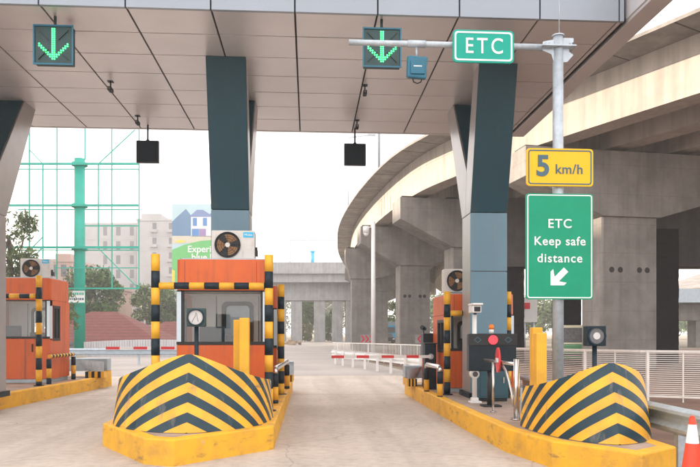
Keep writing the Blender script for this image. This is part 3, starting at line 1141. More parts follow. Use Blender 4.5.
    ch = thing('office_chair', 'black office chair inside ' + label.replace('orange toll booth ', 'the booth '), 'chair', ((x0 + x1) / 2 + .1 * wd, y0 + .72, K + .086), 0, 'chairs inside the booths')
    MB().box(-.2, .2, -.2, .2, .43, .50).build('seat', M['rubber'], ch, bevel=.03)
    MB().box(-.19, .19, .15, .20, .58, 1.08 * s).build('backrest', M['rubber'], ch, bevel=.03)
    MB().cyl((0, 0, .04), (0, 0, .43), .03).build('stem', M['stainless'], ch)
    MB().cyl((0, 0, 0), (0, 0, .04), .22, n=20).build('base', M['rubber'], ch)
    # monitor on the counter
    mo = thing('monitor', 'dark monitor on the counter inside ' + label.split(' with ')[0].replace('orange toll booth ', 'the booth ').replace('the the', 'the'), 'monitor',
               ((x0 + x1) / 2 - .22 * wd, y0 + .28, K + sill - .03), 0, 'monitors inside the booths')
    MB().box(-.08, .35, -.02, .03, .03, .03 + .30 * s).build('screen', M['screen'], mo, bevel=.01)
    MB().box(.10, .16, .031, .06, .0, .2).box(.02, .24, -.05, .10, 0, .02).build('stand', M['rubber'], mo)
    return r


cb = at(177.5, 10.85); cb2 = at(266.5, 10.85)
booth('orange toll booth with front window in the centre island', cb[0], cb2[0], 10.93, 1.18, 2.37, True)
rb = at(449, 13.35)
booth('orange toll booth half hidden behind the column with the red lamp panel', rb[0], rb[0] + 1.35, 13.35, 1.6, 1.97)
lb = at(49.5, 16.1)
booth('orange toll booth with side window at the left edge', lb[0] - 1.55, lb[0], 16.5, 1.35, 2.50)

booth('orange booth almost hidden behind the middle booth and its column', -1.95, -.63, 13.35, 1.25, 2.12, False)


# ------------------------------------------------------------------ air conditioners
def aircon(label, x, y, z):
    r = thing('air_conditioner', label, 'air conditioner', (x, y, z), 0, 'air conditioners on the booth roofs')
    MB().box(-.36, .36, 0, .27, .035, .52).build('casing', M['acw'], r, bevel=.018)
    cx, cz, ra = -.09, .275, .205
    n = 32
    MB().cyl((cx, -.004, cz), (cx, .0, cz), ra, n=n).build('fan_opening', M['rubber'], r)
    fa = MB()
    for k in range(3):
        a0 = 2 * math.pi * k / 3 + .5
        pts = []
        for t in range(7):
            a = a0 + t / 6 * 1.35
            pts.append((cx + .175 * math.cos(a), cz + .175 * math.sin(a)))
        inner = [(cx + .045 * math.cos(a0 + 1.0), cz + .045 * math.sin(a0 + 1.0)), (cx + .045 * math.cos(a0 + .25), cz + .045 * math.sin(a0 + .25))]
        fa.extr(pts + inner, 'y', -.009, -.0045)
    fa.build('fan_blades', M['fan'], r)
    MB().cyl((cx, -.014, cz), (cx, -.009, cz), .04, n=18).build('hub', M['acw'], r)
    gr = MB()
    for rr_ in (.07, .11, .15, .19, .21):
        pts = [(cx + rr_ * math.cos(2 * math.pi * i / n), -.019, cz + rr_ * math.sin(2 * math.pi * i / n)) for i in range(n + 1)]
        gr.tube(pts, .003 if rr_ < .2 else .008, 5)
    for i in range(8):
        a = math.pi * i / 4
        gr.tube([(cx + .04 * math.cos(a), -.019, cz + .04 * math.sin(a)), (cx + .205 * math.cos(a), -.019, cz + .205 * math.sin(a))], .0025, 5)
    gr.build('grille', M['rubber'], r)
    st = MB().box(.17, .34, -.004, -.0005, .40, .49).build('sticker', M['cyan'], r)
    text('Midea', .055, 'lettering', M['signwhite'], st, (.255, -.006, .445), extr=.001)
    build_each(MB().box(-.30, -.24, .02, .25, 0, .034).box(.24, .30, .02, .25, 0, .034), 'foot', M['rubber'], r)
    MB().box(.361, .40, .08, .2, .1, .2).cyl((.38, .1, .2), (.38, .1, .25), .02).build('valve', M['rubber'], r)
    return r


x, y = at(233.4, 11.35)
ac = aircon('white air conditioner with brown fan on the middle booth roof', x, 11.4, K + 2.39)
ac2 = dup(ac, (at(32.5, 16.6)[0], 17.2, K + 2.52), 'air conditioner with dark fan on the leftmost booth roof')
ac3 = dup(ac, (at(461.5, 13.9)[0], 13.75, K + 1.99), 'air conditioner half hidden by the right column')


# ------------------------------------------------------------------ island end deflectors
def deflector(label, x, y, wd, hgt, flip=1):
    r = thing('end_deflector', label, 'deflector', (x, y, K), 0, 'steel deflectors at the island ends')
    pr = [(-wd, 0.16), (-wd, hgt * .86), (-wd * .9, hgt * .97), (-wd * .55, hgt), (0, hgt), (0, .17)]
    MB().extr([(a * flip, b) for a, b in (pr if flip > 0 else pr[::-1])], 'y', .0, .35).build('plate', M['greysteel'], r, bevel=.01)
    # curved inner wing
    wn = MB()
    n = 10
    for i in range(n):
        t0, t1 = i / n, (i + 1) / n
        f = lambda t: (-wd * .42 * (1 - t) ** 1.0 * flip, -.02 - .30 * math.sin(t * math.pi / 2), .17)
        g_ = lambda t: (-wd * (.62 - .6 * t) * flip, -.02 - .18 * math.sin(t * math.pi / 2), hgt - .02 - .05 * t)
        wn.quad(f(t0), f(t1), g_(t1), g_(t0))
    wn.build('wing', M['steel'], r)
    bs = MB()
    n = 6
    for i in range(n):
        a, b = -wd * .36 + wd * .36 * i / n, -wd * .36 + wd * .36 * (i + 1) / n
        lo, hi = sorted((a * flip, b * flip))
        bs.box(lo, hi, -.32, .36, 0, .165, (i + 1) % 2)
    bs.build('striped_base', YB, r)
    return r


deflector('steel deflector with striped base at the end of the leftmost island', *[at(112, 18.6)[0], 18.55], 1.35, .50)
deflector('steel deflector with striped base at the end of the right island', at(424, 15.6)[0] - .48, 15.2, .62, .44, -1)
deflector('steel deflector at the far end of the middle island', at(294, 17.2)[0], 16.8, .6, .48)


# ------------------------------------------------------------------ boom barriers
def boom(label, bx, by, bz, x_end, x0, cab_m, hgt):
    r = thing('boom_barrier', label, 'boom barrier', (bx, by, K), 0, 'red and white boom barriers across the lanes')
    MB().box(-.12, .12, -.14, .14, .0, hgt).build('cabinet', cab_m, r, bevel=.015)
    MB().box(-.135, .135, -.155, .155, hgt + .001, hgt + .03).build('cabinet_lid', M['rubber'], r, bevel=.008)
    arm = MB()
    L = x_end - bx
    n = int(abs(L) / .29) + 1
    for i in range(n):
        a, b = bx + L * i / n, bx + L * (i + 1) / n
        lo, hi = min(a, b), max(a, b)
        arm.box(lo, hi, by - .20, by - .165, bz - .03, bz + .03, i % 2)
    arm.build('arm', [M['white'], M['redp']], r, world=True)
    MB().cyl((0, -.165, bz - K), (0, -.13, bz - K), .06, n=16).build('pivot', M['steel'], r)
    return r


x, y = at(429.5, 14.4)
boom('red and white boom across the right lane from a black cabinet', x, y, hz(356.5, 14.3), at(331, 14.4)[0], x, M['black'], .95)
x, y = at(190, 14.6)
boom('red and white boom across the left lane behind the middle booth', x, y, hz(348, 14.5), at(110, 14.6)[0], x, M['greysteel'], .92)

# orange cabinet behind black panel on the right island
x, y = at(431.5, 15.1)
oc = thing('lane_cabinet', 'orange lane cabinet with black screen top behind the hoop guard', 'cabinet', (x, y, K))
MB().box(-.17, .17, 0, .3, 0, .62).build('lower_case', M['orange'], oc, bevel=.012)
MB().box(-.19, .17, -.03, .3, .621, 1.18).build('screen_case', M['screen'], oc, bevel=.012)
MB().cyl((-.16, .1, 1.18), (-.16, .1, 1.27), .012, n=8).cyl((-.21, .05, 1.32), (-.12, .13, 1.28), .05, .04, 12).build('spot_lamp', M['black'], oc)

# ------------------------------------------------------------------ lane display with red lamp
x, y = at(491.7, 10.95)
ld = thing('lane_display', 'wide black lane display panel with glowing red lamp on a post', 'display', (x, y, K))
z0, z1 = hz(371, 10.95) - K, hz(334, 10.95) - K
MB().box(-.39, .39, -.06, .10, z0, z1).build('panel', M['screen'], ld, bevel=.012)
MB().box(-.40, .40, -.075, -.061, z1 - .185, z1 + .004).build('lamp_strip', M['rubber'], ld, bevel=.006)
MB().box(-.37, .37, -.068, -.0605, z0 + .02, z1 - .21).build('screen', M['screen'], ld)
lc = z1 - .095
MB().cyl((0, -.095, lc), (0, -.076, lc), .074, n=28).build('red_lamp', M['redled'], ld)
dm = MB()
for sx in (-.25, .25):
    for k in range(4):
        a0, a1 = math.pi / 2 * k, math.pi / 2 * (k + 1)
        dm.beam((sx + .055 * math.cos(a0), -.077, lc + .045 * math.sin(a0)), (sx + .055 * math.cos(a1), -.077, lc + .045 * math.sin(a1)), .004, .012)
dm.build('diamond_marks', M['signblue'], ld)
MB().cyl((-.01, .02, .02), (-.01, .02, z0), .06, n=16).build('post', M['rubber'], ld)
MB().box(-.16, .14, -.10, .14, -.004, .02).build('base_plate', M['rubber'], ld)
bc = thing('warning_beacon', 'small orange beacon on top of the black lane display', 'beacon', (x, y + .02, K + z1 + .005))
MB().cyl((0, 0, .0), (0, 0, .07), .038, n=16).build('base', M['white'], bc)
MB().cyl((0, 0, .071), (0, 0, .13), .042, .042, 16).cyl((0, 0, .13), (0, 0, .15), .042, .022, 16).build('dome', M['amber'], bc)

# camera pole behind the display
x, y = at(474.5, 11.5)
cp = thing('camera_pole', 'pale camera post left of the black lane display', 'camera', (x, y, K))
zc = hz(309, 11.5) - K
MB().cyl((0, 0, .03), (0, 0, zc - .1), .042, .036, 16).build('post', M['white'], cp)
MB().box(-.09, .11, -.09, .09, -.004, .03).box(-.06, .06, -.05, .05, .03, .09).build('foot', M['white'], cp, bevel=.01)
hd = MB().box(-.075, .07, -.20, .12, zc - .07, zc + .055)
MB().box(-.085, .085, -.25, .13, zc + .056, zc + .09).build('sun_shield', M['white'], cp, bevel=.01)
hd.build('camera_body', M['white'], cp, bevel=.012)
MB().box(-.055, .05, -.206, -.201, zc - .05, zc + .03).build('camera_lens', M['rubber'], cp)
MB().cyl((0.01, 0, zc - .12), (0.01, 0, zc - .07), .025).build('tilt_joint', M['rubber'], cp)
zl = hz(374.5, 11.3) - K
MB().cyl((-.02, -.13, zl), (-.02, .0, zl), .075, n=20).build('lamp_head', M['white'], cp)
MB().cyl((-.02, -.136, zl), (-.02, -.1305, zl), .045, n=18).cyl((-.02, -.14, zl), (-.02, -.1365, zl), .02, n=12).build('lamp_lens', M['lens'], cp)

x, y = at(493, 11.75)
ec = thing('teal_box', 'dark teal box behind the post of the black lane display', 'cabinet', (x, y, K))
MB().box(-.27, .27, -.02, .28, .05, .64).build('case', M['blue2'], ec, bevel=.012)  # plain dark teal box in front of the column foot
MB().box(-.25, .25, 0, .26, 0, .05).build('plinth', M['rubber'], ec)
MB().box(-.23, .23, -.028, -.0205, .09, .60).build('door', M['blue2'], ec, bevel=.004)
MB().box(.17, .19, -.045, -.0285, .32, .42).build('handle', M['stainless'], ec)

# ------------------------------------------------------------------ pedestrian gate
x, y = at(516.5, 9.3)
pg = thing('steel_gate', 'stainless steel swing gate with posts beside the chevron nose', 'gate', (x, y, K))
zt = 1.1 - K
MB().cyl((0, 0, 0), (0, 0, zt + .04), .04, n=18).build('post', M['stainless'], pg)
MB().cyl((-.09, .86, 0), (-.09, .86, zt - .04), .018, n=12).build('thin_post', M['stainless'], pg)
MB().cyl((0, 0, -.003), (0, 0, .012), .085, n=18).cyl((-.09, .86, -.003), (-.09, .86, .01), .05, n=14).build('base_flange', M['stainless'], pg)
MB().cyl((-.02, .03, zt - .03), (-.11, 1.28, zt - .02), .026, n=14).build('top_bar', M['stainless'], pg)
MB().tube([(-.06, .55, zt - .03), (-.055, .48, zt - .07), (-.045, .36, zt - .14), (-.035, .24, zt - .28), (-.025, .14, zt - .45), (-.02, .07, zt - .62)], .017).build('curved_tube', M['stainless'], pg)
nd = thing('no_entry_disc', 'round red disc with white bar hung on the steel gate', 'sign', (x - .078, y + .64, K + zt))
MB().cyl((.012, 0, -.0), (-.012, 0, -.0), .185, n=32).build('disc', M['redp'], nd)
MB().box(-.016, -.0125, -.12, .12, -.03, .03).box(.0125, .016, -.12, .12, -.03, .03).build('bar', M['signwhite'], nd)
nd.rotation_euler = (0, 0, R(-7))

# ------------------------------------------------------------------ traffic cone
x, y = at(692.3, 6.05)
tc_ = thing('traffic_cone', 'red traffic cone with white band at the right edge', 'cone', (x, y, 0.008))
cn = MB()
prof = [(0.122, .03), (.056, .505), (.034, .672), (.024, .735), (.009, .752)]
cm = [0, 1, 0, 0]
for (r0, z0), (r1, z1), m in zip(prof[:-1], prof[1:], cm):
    cn.cyl((0, 0, z0), (0, 0, z1), r0, r1, 28, m, caps=(r1 < .02))
cn.build('cone_body', [M['coneo'], M['signwhite']], tc_)
MB().box(-.16, .16, -.16, .16, 0, .03).build('base', M['rubber'], tc_, bevel=.01)


# ------------------------------------------------------------------ guardrails
def wbeam(name, label, pts, top, m, pm, spacing=2.0, group='steel guardrails'):
    r = thing(name, label, 'guardrail', (pts[0][0], pts[0][1], 0), 0, group)
    prof = [(0, 0), (.05, .04), (.06, .075), (.0, .125), (.0, .185), (.06, .235), (.05, .27), (0, .31)]
    b = MB()
    prev = None
    P = [Vector((p[0], p[1], 0)) for p in pts]
    for i, p in enumerate(P):
        t = (P[min(i + 1, len(P) - 1)] - P[max(i - 1, 0)]).normalized()
        nrm = Vector((t.y, -t.x, 0))
        k = b.add([p + nrm * (q[0] + .06) + Vector((0, 0, top - .31 + q[1])) for q in prof] +
                  [p + nrm * (q[0] + .052) + Vector((0, 0, top - .31 + q[1])) for q in prof])
        if prev is not None:
            n = len(prof)
            for j in range(n - 1):
                b.face((prev + j, k + j, k + j + 1, prev + j + 1), 0)
                b.face((prev + n + j + 1, k + n + j + 1, k + n + j, prev + n + j), 0)
        prev = k
    b.build('rail', m, r, world=True)
    acc = 0.3
    for a, c in zip(P[:-1], P[1:]):
        L = (c - a).length
        while acc < L:
            q = a + (c - a) * (acc / L)
            MB().box(q.x - .045, q.x + .045, q.y - .045, q.y + .045, 0, top - .04).build('post', pm, r, world=True)
            acc += spacing
        acc -= L
    return r


wbeam('guardrail', 'galvanised guardrail close behind the red cone at the right edge',
      [(4.18, 3.2), (4.16, 5.2), (4.14, 7.2), (4.18, 9.5), (4.25, 13)][::-1], .68, M['steel'], M['steel'], 1.8)
wbeam('guardrail', 'white guardrail on short posts curving beyond the right lane boom',
      [(4.3, 17.0)] + [at(p, d) for p, d in ((470, 19), (424, 21.5), (398, 24), (370, 27), (345, 30), (330, 33))][::1], .72, M['white'], M['white'], 1.5)
wbeam('guardrail', 'pale blue guardrail in front of the tiled roofs on the left',
      [at(p, 31.5) for p in (-60, 20, 100, 180, 215)], .78, M['greysteel'], M['greysteel'], 3.0)


# ------------------------------------------------------------------ viaduct
def catmull(P, n):
    out = []
    P = [Vector((p[0], p[1])) for p in P]
    P = [P[0] * 2 - P[1]] + P + [P[-1] * 2 - P[-2]]
    for i in range(1, len(P) - 2):
        for k in range(n):
            t = k / n
            a, b, c, d = P[i - 1:i + 3]
            out.append(.5 * ((2 * b) + (c - a) * t + (2 * a - 5 * b + 4 * c - d) * t * t + (3 * b - a - 3 * c + d) * t ** 3))
    out.append(P[-2])
    return out


def wc(c, d):
    return (c * CT + d * ST, d * CT - c * ST)


path = catmull([wc(c, d) for c, d in ((21.5, 5), (15.8, 14), (11.2, 21.5), (7.55, 27.8), (5.3, 32.7), (3.44, 38), (1.7, 48), (.45, 60), (.05, 72), (.1, 84), (1.0, 100), (3.4, 118), (8, 138))], 6)


def sweep(mb, path, prof, m=0, sm=False):
    prev = None
    n = len(prof)
    for i, p in enumerate(path):
        t = (path[min(i + 1, len(path) - 1)] - path[max(i - 1, 0)]).normalized()
        nr = Vector((t.y, -t.x))
        k = mb.add([(p.x + nr.x * o, p.y + nr.y * o, z) for o, z in prof])
        if prev is not None:
            for j in range(n):
                jj = (j + 1) % n
                mb.face((prev + j, prev + jj, k + jj, k + j), m, sm)
        else:
            mb.face([k + j for j in range(n)], m)
        prev = k
    mb.face([prev + j for j in reversed(range(n))], m)
    return mb


BZ = 9.17
via = thing('viaduct', 'large curving concrete viaduct on hammerhead piers at the right', 'viaduct', (at(625, 28)[0], at(625, 28)[1], 0))
sweep(MB(), path, [(-1.4, 11.08), (17.2, 11.14), (17.2, 11.42), (-1.4, 11.2)]).build('deck', M['conc'], via, world=True)  # deck and girders carried wider to the right to deepen the shade below
for o in (0, 2.9, 5.8, 8.7, 11.6, 14.5):
    sweep(MB(), path, [(o, BZ), (o + .95, BZ), (o + .95, 11.11), (o, 11.10)]).build('girder', M['conc2'], via, world=True)
jm = MB()
acc = 0
for i in range(2, len(path) - 2, 2):
    p = path[i]; t = (path[i + 1] - path[i - 1]).normalized(); nr = Vector((t.y, -t.x))
    a = p + nr * -1.38; b = p + nr * -.03
    jm.beam((a.x, a.y, 11.076), (b.x, b.y, 11.088), .05, .012)
jm.build('deck_joints', M['hole'], via, world=True)


def pier(c_left, c_pl, c_pr, d, slope, c_right, holes=False):
    """hammerhead pier: cap from c_left to c_right, stem from c_pl to c_pr"""
    ang = math.atan(slope)
    cx = (c_pl + c_pr) / 2
    X, Y = wc(cx, d + .8)
    root = bpy.data.objects.new('pier', None)
    COL.objects.link(root)
    root.parent = via
    root.location = Vector((X, Y, 0)) - via.location
    root.rotation_euler = (0, 0, ang - YAW)
    hwp = (c_pr - c_pl) / 2
    L, Rr = c_left - cx, c_right - cx
    st = MB()
    ch = .06
    st.prism([(-hwp + ch, -.8), (hwp - ch, -.8), (hwp, -.8 + ch), (hwp, .8 - ch), (hwp - ch, .8), (-hwp + ch, .8), (-hwp, .8 - ch), (-hwp, -.8 + ch)], -.3, 6.3)
    s = st.build('stem', M['conc'], root)
    cpb = MB().extr([(L, 7.8), (-hwp - .05, 6.302), (hwp + .05, 6.302), (Rr, 7.8), (Rr, 9.0), (L, 9.0)], 'y', -.95, .95)
    cpb.build('cap', M['conc'], root, bevel=.02)
    gr = MB().box(L + .02, Rr - .02, -.955, -.951, 7.55, 7.59)
    if L > -20:
        pads = MB()
        for q in (L + .3, L + 2.9, L + 5.6, L + 8.3):
            pads.box(q - .1, q + .5, -.5, .5, 9.001, 9.16)
        build_each(pads, 'bearing', M['rubber'], root)
    if holes:
        hb = MB()
        for hx in (-.85, -.45, .45, .82):
            hb.cyl((hx * hwp / 1.3, -.803, hz(270, 28) - .0), (hx * hwp / 1.3, -.8005, hz(270, 28)), .12, n=16)
        build_each(hb, 'tie_hole', M['hole'], root)
    return root


pier(6.75, 10.2, 12.75, 28.0, .20, 18.0, True)
pier(2.55, 5.6, 7.9, 38.0, .17, 12.5)
pier(.60, 3.42, 5.63, 48.0, .12, 10.2, True)
pier(-.45, .09, 2.1, 60.0, .05, 8.5)
pier(-.6, 2.2, 4.4, 78.0, .0, 9.0)
pier(.9, 3.6, 5.6, 102.0, -.05, 9.6)
bpy.context.view_layer.update()


# net wrapped columns of the ramp behind
def netcol(label, px0, px1, d, ztop):
    a, b = at(px0, d), at(px1, d)
    r = thing('netted_pier', label, 'pier', ((a[0] + b[0]) / 2, (a[1] + b[1]) / 2, 0), -YAW, 'net covered piers below the viaduct')
    hw = math.hypot(b[0] - a[0], b[1] - a[1]) / 2
    rng = random.Random(int(px0))
    nn = MB()
    nz, nx = 40, 16
    # irregular net wrapping: ring sections with small bulges
    prev = None
    for i in range(nz + 1):
        z = ztop * i / nz
        ring = []
        for (ux, uy) in ((-1, -1), (-.5, -1), (0, -1), (.5, -1), (1, -1), (1, 0), (1, 1), (0, 1), (-1, 1), (-1, 0)):
            j = rng.uniform(.0, .018)
            ring.append((ux * (hw + j), uy * (.7 + j) + .7, z))
        k = nn.add(ring)
        if prev is not None:
            for q in range(10):
                nn.face((prev + q, prev + (q + 1) % 10, k + (q + 1) % 10, k + q), 0)
        prev = k
    nn.face([prev + q for q in range(10)])
    nn.build('netting', M['net'], r)
    return r


netcol('black net covered pier right of the nearest concrete pier', 656, 678.5, 33, 6.6)
netcol('black net covered pier just right of the blue column', 507, 524, 34, 7.2)
netcol('black net covered pier right behind the signpost', 560, 581, 36, 7.2)
# cross beam behind the near pier
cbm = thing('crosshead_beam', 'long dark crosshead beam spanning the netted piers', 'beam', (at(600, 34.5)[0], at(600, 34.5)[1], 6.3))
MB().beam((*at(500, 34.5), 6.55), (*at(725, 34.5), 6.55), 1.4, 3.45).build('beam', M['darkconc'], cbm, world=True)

# ------------------------------------------------------------------ far viaducts
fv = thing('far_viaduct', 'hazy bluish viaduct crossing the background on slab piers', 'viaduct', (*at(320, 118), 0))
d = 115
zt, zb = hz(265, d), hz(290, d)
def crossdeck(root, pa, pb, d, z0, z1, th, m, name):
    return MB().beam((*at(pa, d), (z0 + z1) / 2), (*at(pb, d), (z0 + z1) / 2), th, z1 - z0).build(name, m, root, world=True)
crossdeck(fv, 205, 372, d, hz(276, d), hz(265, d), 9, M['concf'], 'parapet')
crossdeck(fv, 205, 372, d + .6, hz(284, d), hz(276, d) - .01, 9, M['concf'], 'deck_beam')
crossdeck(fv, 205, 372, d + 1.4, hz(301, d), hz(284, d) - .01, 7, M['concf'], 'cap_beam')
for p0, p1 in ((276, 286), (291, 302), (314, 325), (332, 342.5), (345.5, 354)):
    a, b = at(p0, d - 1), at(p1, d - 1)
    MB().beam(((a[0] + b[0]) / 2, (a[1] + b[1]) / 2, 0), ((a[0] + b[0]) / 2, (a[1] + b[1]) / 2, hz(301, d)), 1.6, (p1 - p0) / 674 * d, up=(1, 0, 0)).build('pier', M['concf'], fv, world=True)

rv = thing('ramp_viaduct', 'pale ramp viaduct seen in the gap at the right edge', 'viaduct', (*at(697, 70), 0))
d = 70
crossdeck(rv, 640, 820, d, hz(304, d), hz(291, d), 7, M['greysteel'], 'deck')
MB().extr([(-8, 0), (8, 0), (8, 1.0), (-8, 1.0)], 'y', 0, .01)
a = at(700, d)
MB().box(a[0] - 3.0, a[0] + 3.0, a[1] - 1, a[1] + 1, hz(321, d), hz(304.2, d)).build('cap', M['conc'], rv, world=True, bevel=.1)
MB().box(a[0] - .9, a[0] + .9, a[1] - .8, a[1] + .8, 0, hz(321, d) - .01).build('pier', M['conc'], rv, world=True)
MB().beam((*at(676, 80), hz(293, 80)), (*at(760, 92), hz(262, 92)), 6, .9).build('upper_ramp', M['conc'], rv, world=True)
ho = thing('advert_hoarding', 'white and pink hoarding seen past the right side of the blue column', 'hoarding', (*at(528, 55), 0))
a, b = at(521, 55), at(536, 55)
MB().beam((*at(520, 55), hz(310, 55)), (*at(537, 55), hz(310, 55)), .2, 2.0).build('panel', M['signwhite'], ho, world=True)
MB().beam((*at(524, 54.85), hz(306, 55)), (*at(530, 54.85), hz(306, 55)), .05, .5).build('pink_patch', M['redp'], ho, world=True)
build_each(MB().cyl((*at(524, 55.05), 0), (*at(524, 55.05), hz(322, 55)), .12).cyl((*at(533, 55.05), 0), (*at(533, 55.05), hz(322, 55)), .12), 'post', M['steel'], ho, world=True)


# ------------------------------------------------------------------ fences
def fence(label, pts, hgt, slats, post_sp, m, group):
    r = thing('railing_fence', label, 'fence', (pts[0][0], pts[0][1], 0), 0, group)
    P = [Vector((p[0], p[1], 0)) for p in pts]
    sl, po, rl = MB(), MB(), MB()
    acc = 0
    i = 0
    for a, c in zip(P[:-1], P[1:]):
        rl.beam(a + Vector((0, 0, hgt)), c + Vector((0, 0, hgt)), .05, .05)
        rl.beam(a + Vector((0, 0, .12)), c + Vector((0, 0, .12)), .04, .04)
        if slats == 'h':
            for k in range(1, 22):
                z = .12 + (hgt - .12) * k / 22
                sl.beam(a + Vector((0, 0, z)), c + Vector((0, 0, z)), .008, .016)
        L = (c - a).length
        if slats == 'v':
            n = int(L / .14)
            for k in range(n):
                q = a + (c - a) * (k / n)
                sl.box(q.x - .01, q.x + .01, q.y - .01, q.y + .01, .12, hgt)
        while acc < L:
            q = a + (c - a) * (acc / L)
            w_ = .028 if i % 2 == 0 else .012
            po.box(q.x - w_, q.x + w_, q.y - w_, q.y + w_, 0, hgt + .02)
            acc += post_sp; i += 1
        acc -= L
    build_each(rl, 'rail', m, r, world=True)
    sl.build('slats', m, r, world=True)
    build_each(po, 'post', m, r, world=True)
    return r


fence('cream slatted railing fence in front of the nearest concrete pier', [at(720, 14.2), at(640, 14.8), at(576, 15.8), at(515, 17.2)], 1.1, 'h', .70, M['cream'], 'cream railing fences')
fence('pale barred fence behind the white guardrail under the far arches', [at(436, 29), at(400, 32), at(366, 35), at(333, 38)], .95, 'v', 1.6, M['cream'], 'cream railing fences')

# ------------------------------------------------------------------ CCTV mast, lamp posts
x, y = at(373.3, 37)
cm_ = thing('camera_mast', 'slim white mast with dome camera in front of the far pier', 'mast', (x, y, 0))
zt = hz(222, 37)
MB().cyl((0, 0, 0), (0, 0, zt), .135, .11, 16).build('pole', M['white'], cm_)
MB().cyl((-.42, 0, zt - .35), (0, 0, zt - .25), .03, n=8).build('bracket', M['white'], cm_)
dm = MB().cyl((-.40, 0, zt - .62), (-.40, 0, zt - .25), .17, .17, 16).cyl((-.40, 0, zt - .78), (-.40, 0, zt - .62), .08, .16, 16)
dm.build('dome_camera', M['white'], cm_)


def deck_lamp(label, px, d, py0, py1, th):
    x, y = at(px, d)
    z0 = 11.4
    r = thing('deck_lamp_post', label, 'lamp post', (x, y, z0), 0, 'lamp posts standing on the viaduct')
    h = 9.5
    MB().cyl((0, 0, .9), (0, 0, h), th, th * .6, 12).build('pole', M['greysteel'], r)
    MB().cyl((0, 0, 0), (0, 0, .25), th * 1.6, th * 2.8, 10).cyl((0, 0, .25), (0, 0, 1.0), th * 2.8, th * 1.5, 10).build('pedestal', M['concf'], r)
    MB().beam((0, 0, h), (2.2, 0, h + .3), .12, .1).box(1.9, 2.7, -.15, .15, h + .25, h + .37).build('lamp_arm', M['greysteel'], r)
    return r


deck_lamp('pale lamp post rising from the viaduct right of the dark rear signal', 379, 45.5, 133, 172, .10)
deck_lamp('thin faint lamp post on the viaduct behind the dark rear signal', 348.5, 67, 133, 205, .075)

bp_ = thing('blue_mast', 'bright blue stub mast on top of the far viaduct', 'mast', (*at(312.5, 116), hz(265, 115)))
MB().cyl((0, 0, 0), (0, 0, 2.2), .33, .33, 14).cyl((0, 0, 2.2), (0, 0, 2.5), .36, .55, 14).build('mast', M['cyan'], bp_)
gy = thing('overhead_gantry', 'thin pale gantry frame above the far viaduct', 'gantry', (*at(290, 116), hz(265, 115)))
MB().beam((*at(290, 116), hz(265, 115)), (*at(290, 116), hz(239.5, 115)), .18, .18).build('upright', M['greysteel'], gy, world=True)
MB().beam((*at(290, 116), hz(239.5, 115)), (*at(336, 116), hz(239.5, 115)), .16, .16).build('crossbeam', M['greysteel'], gy, world=True)


# red chevron boards on piers
def chev_board(label, px, py, d, n, dirn=1):
    x, y = at(px, d)
    r = thing('chevron_board', label, 'sign', (x, y, hz(py, d)), -YAW, 'red chevron markers on the piers')
    s = d / 674
    MB().box(-6.5 * s, 6.5 * s, 0, .03, -4.2 * s, 4.2 * s).build('panel', M['concf'], r)
    mk = MB()
    for k in range(n):
        cx = (k - (n - 1) / 2) * 4.2 * s
        for sg in (-1, 1):
            mk.beam((cx - 1.5 * s * dirn, -.012, sg * 3.4 * s), (cx + 1.5 * s * dirn, -.012, 0), .02, 1.5 * s)
    mk.build('chevrons', M['redp'], r)
    return r


chev_board('red triple chevron marker at the foot of the pier by the white mast', 367, 339, 58.5, 3)
chev_board('red chevron marker on the pier behind the black spot lamp', 421.5, 339, 46.5, 2, -1)

# ------------------------------------------------------------------ vehicles
x, y = at(388.5, 96)
ca = thing('parked_car', 'dark car seen front on under the far viaduct', 'car', (x, y, 0), -YAW)
MB().extr([(-.86, .28), (.86, .28), (.9, .6), (.84, .86), (-.84, .86), (-.9, .6)], 'y', 0, 4.2).build('body', M['car'], ca, bevel=.06)
MB().hexa([(-.8, 1.2, .861), (.8, 1.2, .861), (.8, 3.8, .861), (-.8, 3.8, .861), (-.6, 1.9, 1.42), (.6, 1.9, 1.42), (.6, 3.4, 1.42), (-.6, 3.4, 1.42)]).build('cabin', M['lens'], ca, bevel=.05)
for sx in (-.72, .72):
    MB().box(sx - .13, sx + .13, -.02, .0, .58, .72).build('headlight', M['signwhite'], ca)
    for yy in (.8, 3.4):
        MB().cyl((sx - .1, yy, .31), (sx + .1, yy, .31), .31, n=16).build('wheel', M['rubber'], ca)
x, y = at(388.5, 108)
bt = thing('parked_lorry', 'blue fronted lorry behind the dark car', 'lorry', (x, y, 0), -YAW)
MB().box(-1.2, 1.2, 0, 1.8, .6, 2.7).build('cab', M['cyan'], bt, bevel=.08)
MB().box(-1.05, 1.05, -.02, -.003, 1.5, 2.4).build('windscreen', M['lens'], bt)
MB().box(-1.25, 1.25, 1.85, 7.5, .9, 3.3).build('load_box', M['greysteel'], bt, bevel=.05)
for sx in (-1, 1):
    for yy in (.9, 6.2):
        MB().cyl((sx - .14, yy, .5), (sx + .14, yy, .5), .5, n=16).build('wheel', M['rubber'], bt)

x, y = at(575, 30.5)
mb_ = thing('parked_minibus', 'cream and green minibus behind the slatted fence and signpost', 'minibus', (x, y, 0), -YAW - R(18))
prof = [(-.84, .35), (.84, .35), (.86, 1.05), (.80, 1.5), (-.80, 1.5), (-.86, 1.05)]
MB().box(-.85, .85, 0, 4.6, .32, .98).build('lower_body', M['busg'], mb_, bevel=.06)
MB().hexa([(-.85, .05, .981), (.85, .05, .981), (.85, 4.6, .981), (-.85, 4.6, .981), (-.70, .75, 1.86), (.70, .75, 1.86), (.74, 4.55, 1.86), (-.74, 4.55, 1.86)]).build('upper_body', M['busw'], mb_, bevel=.07)
MB().hexa([(-.72, .09, 1.08), (.72, .09, 1.08), (.72, .14, 1.08), (-.72, .14, 1.08), (-.63, .60, 1.74), (.63, .60, 1.74), (.63, .65, 1.74), (-.63, .65, 1.74)]).build('windscreen', M['lens'], mb_)
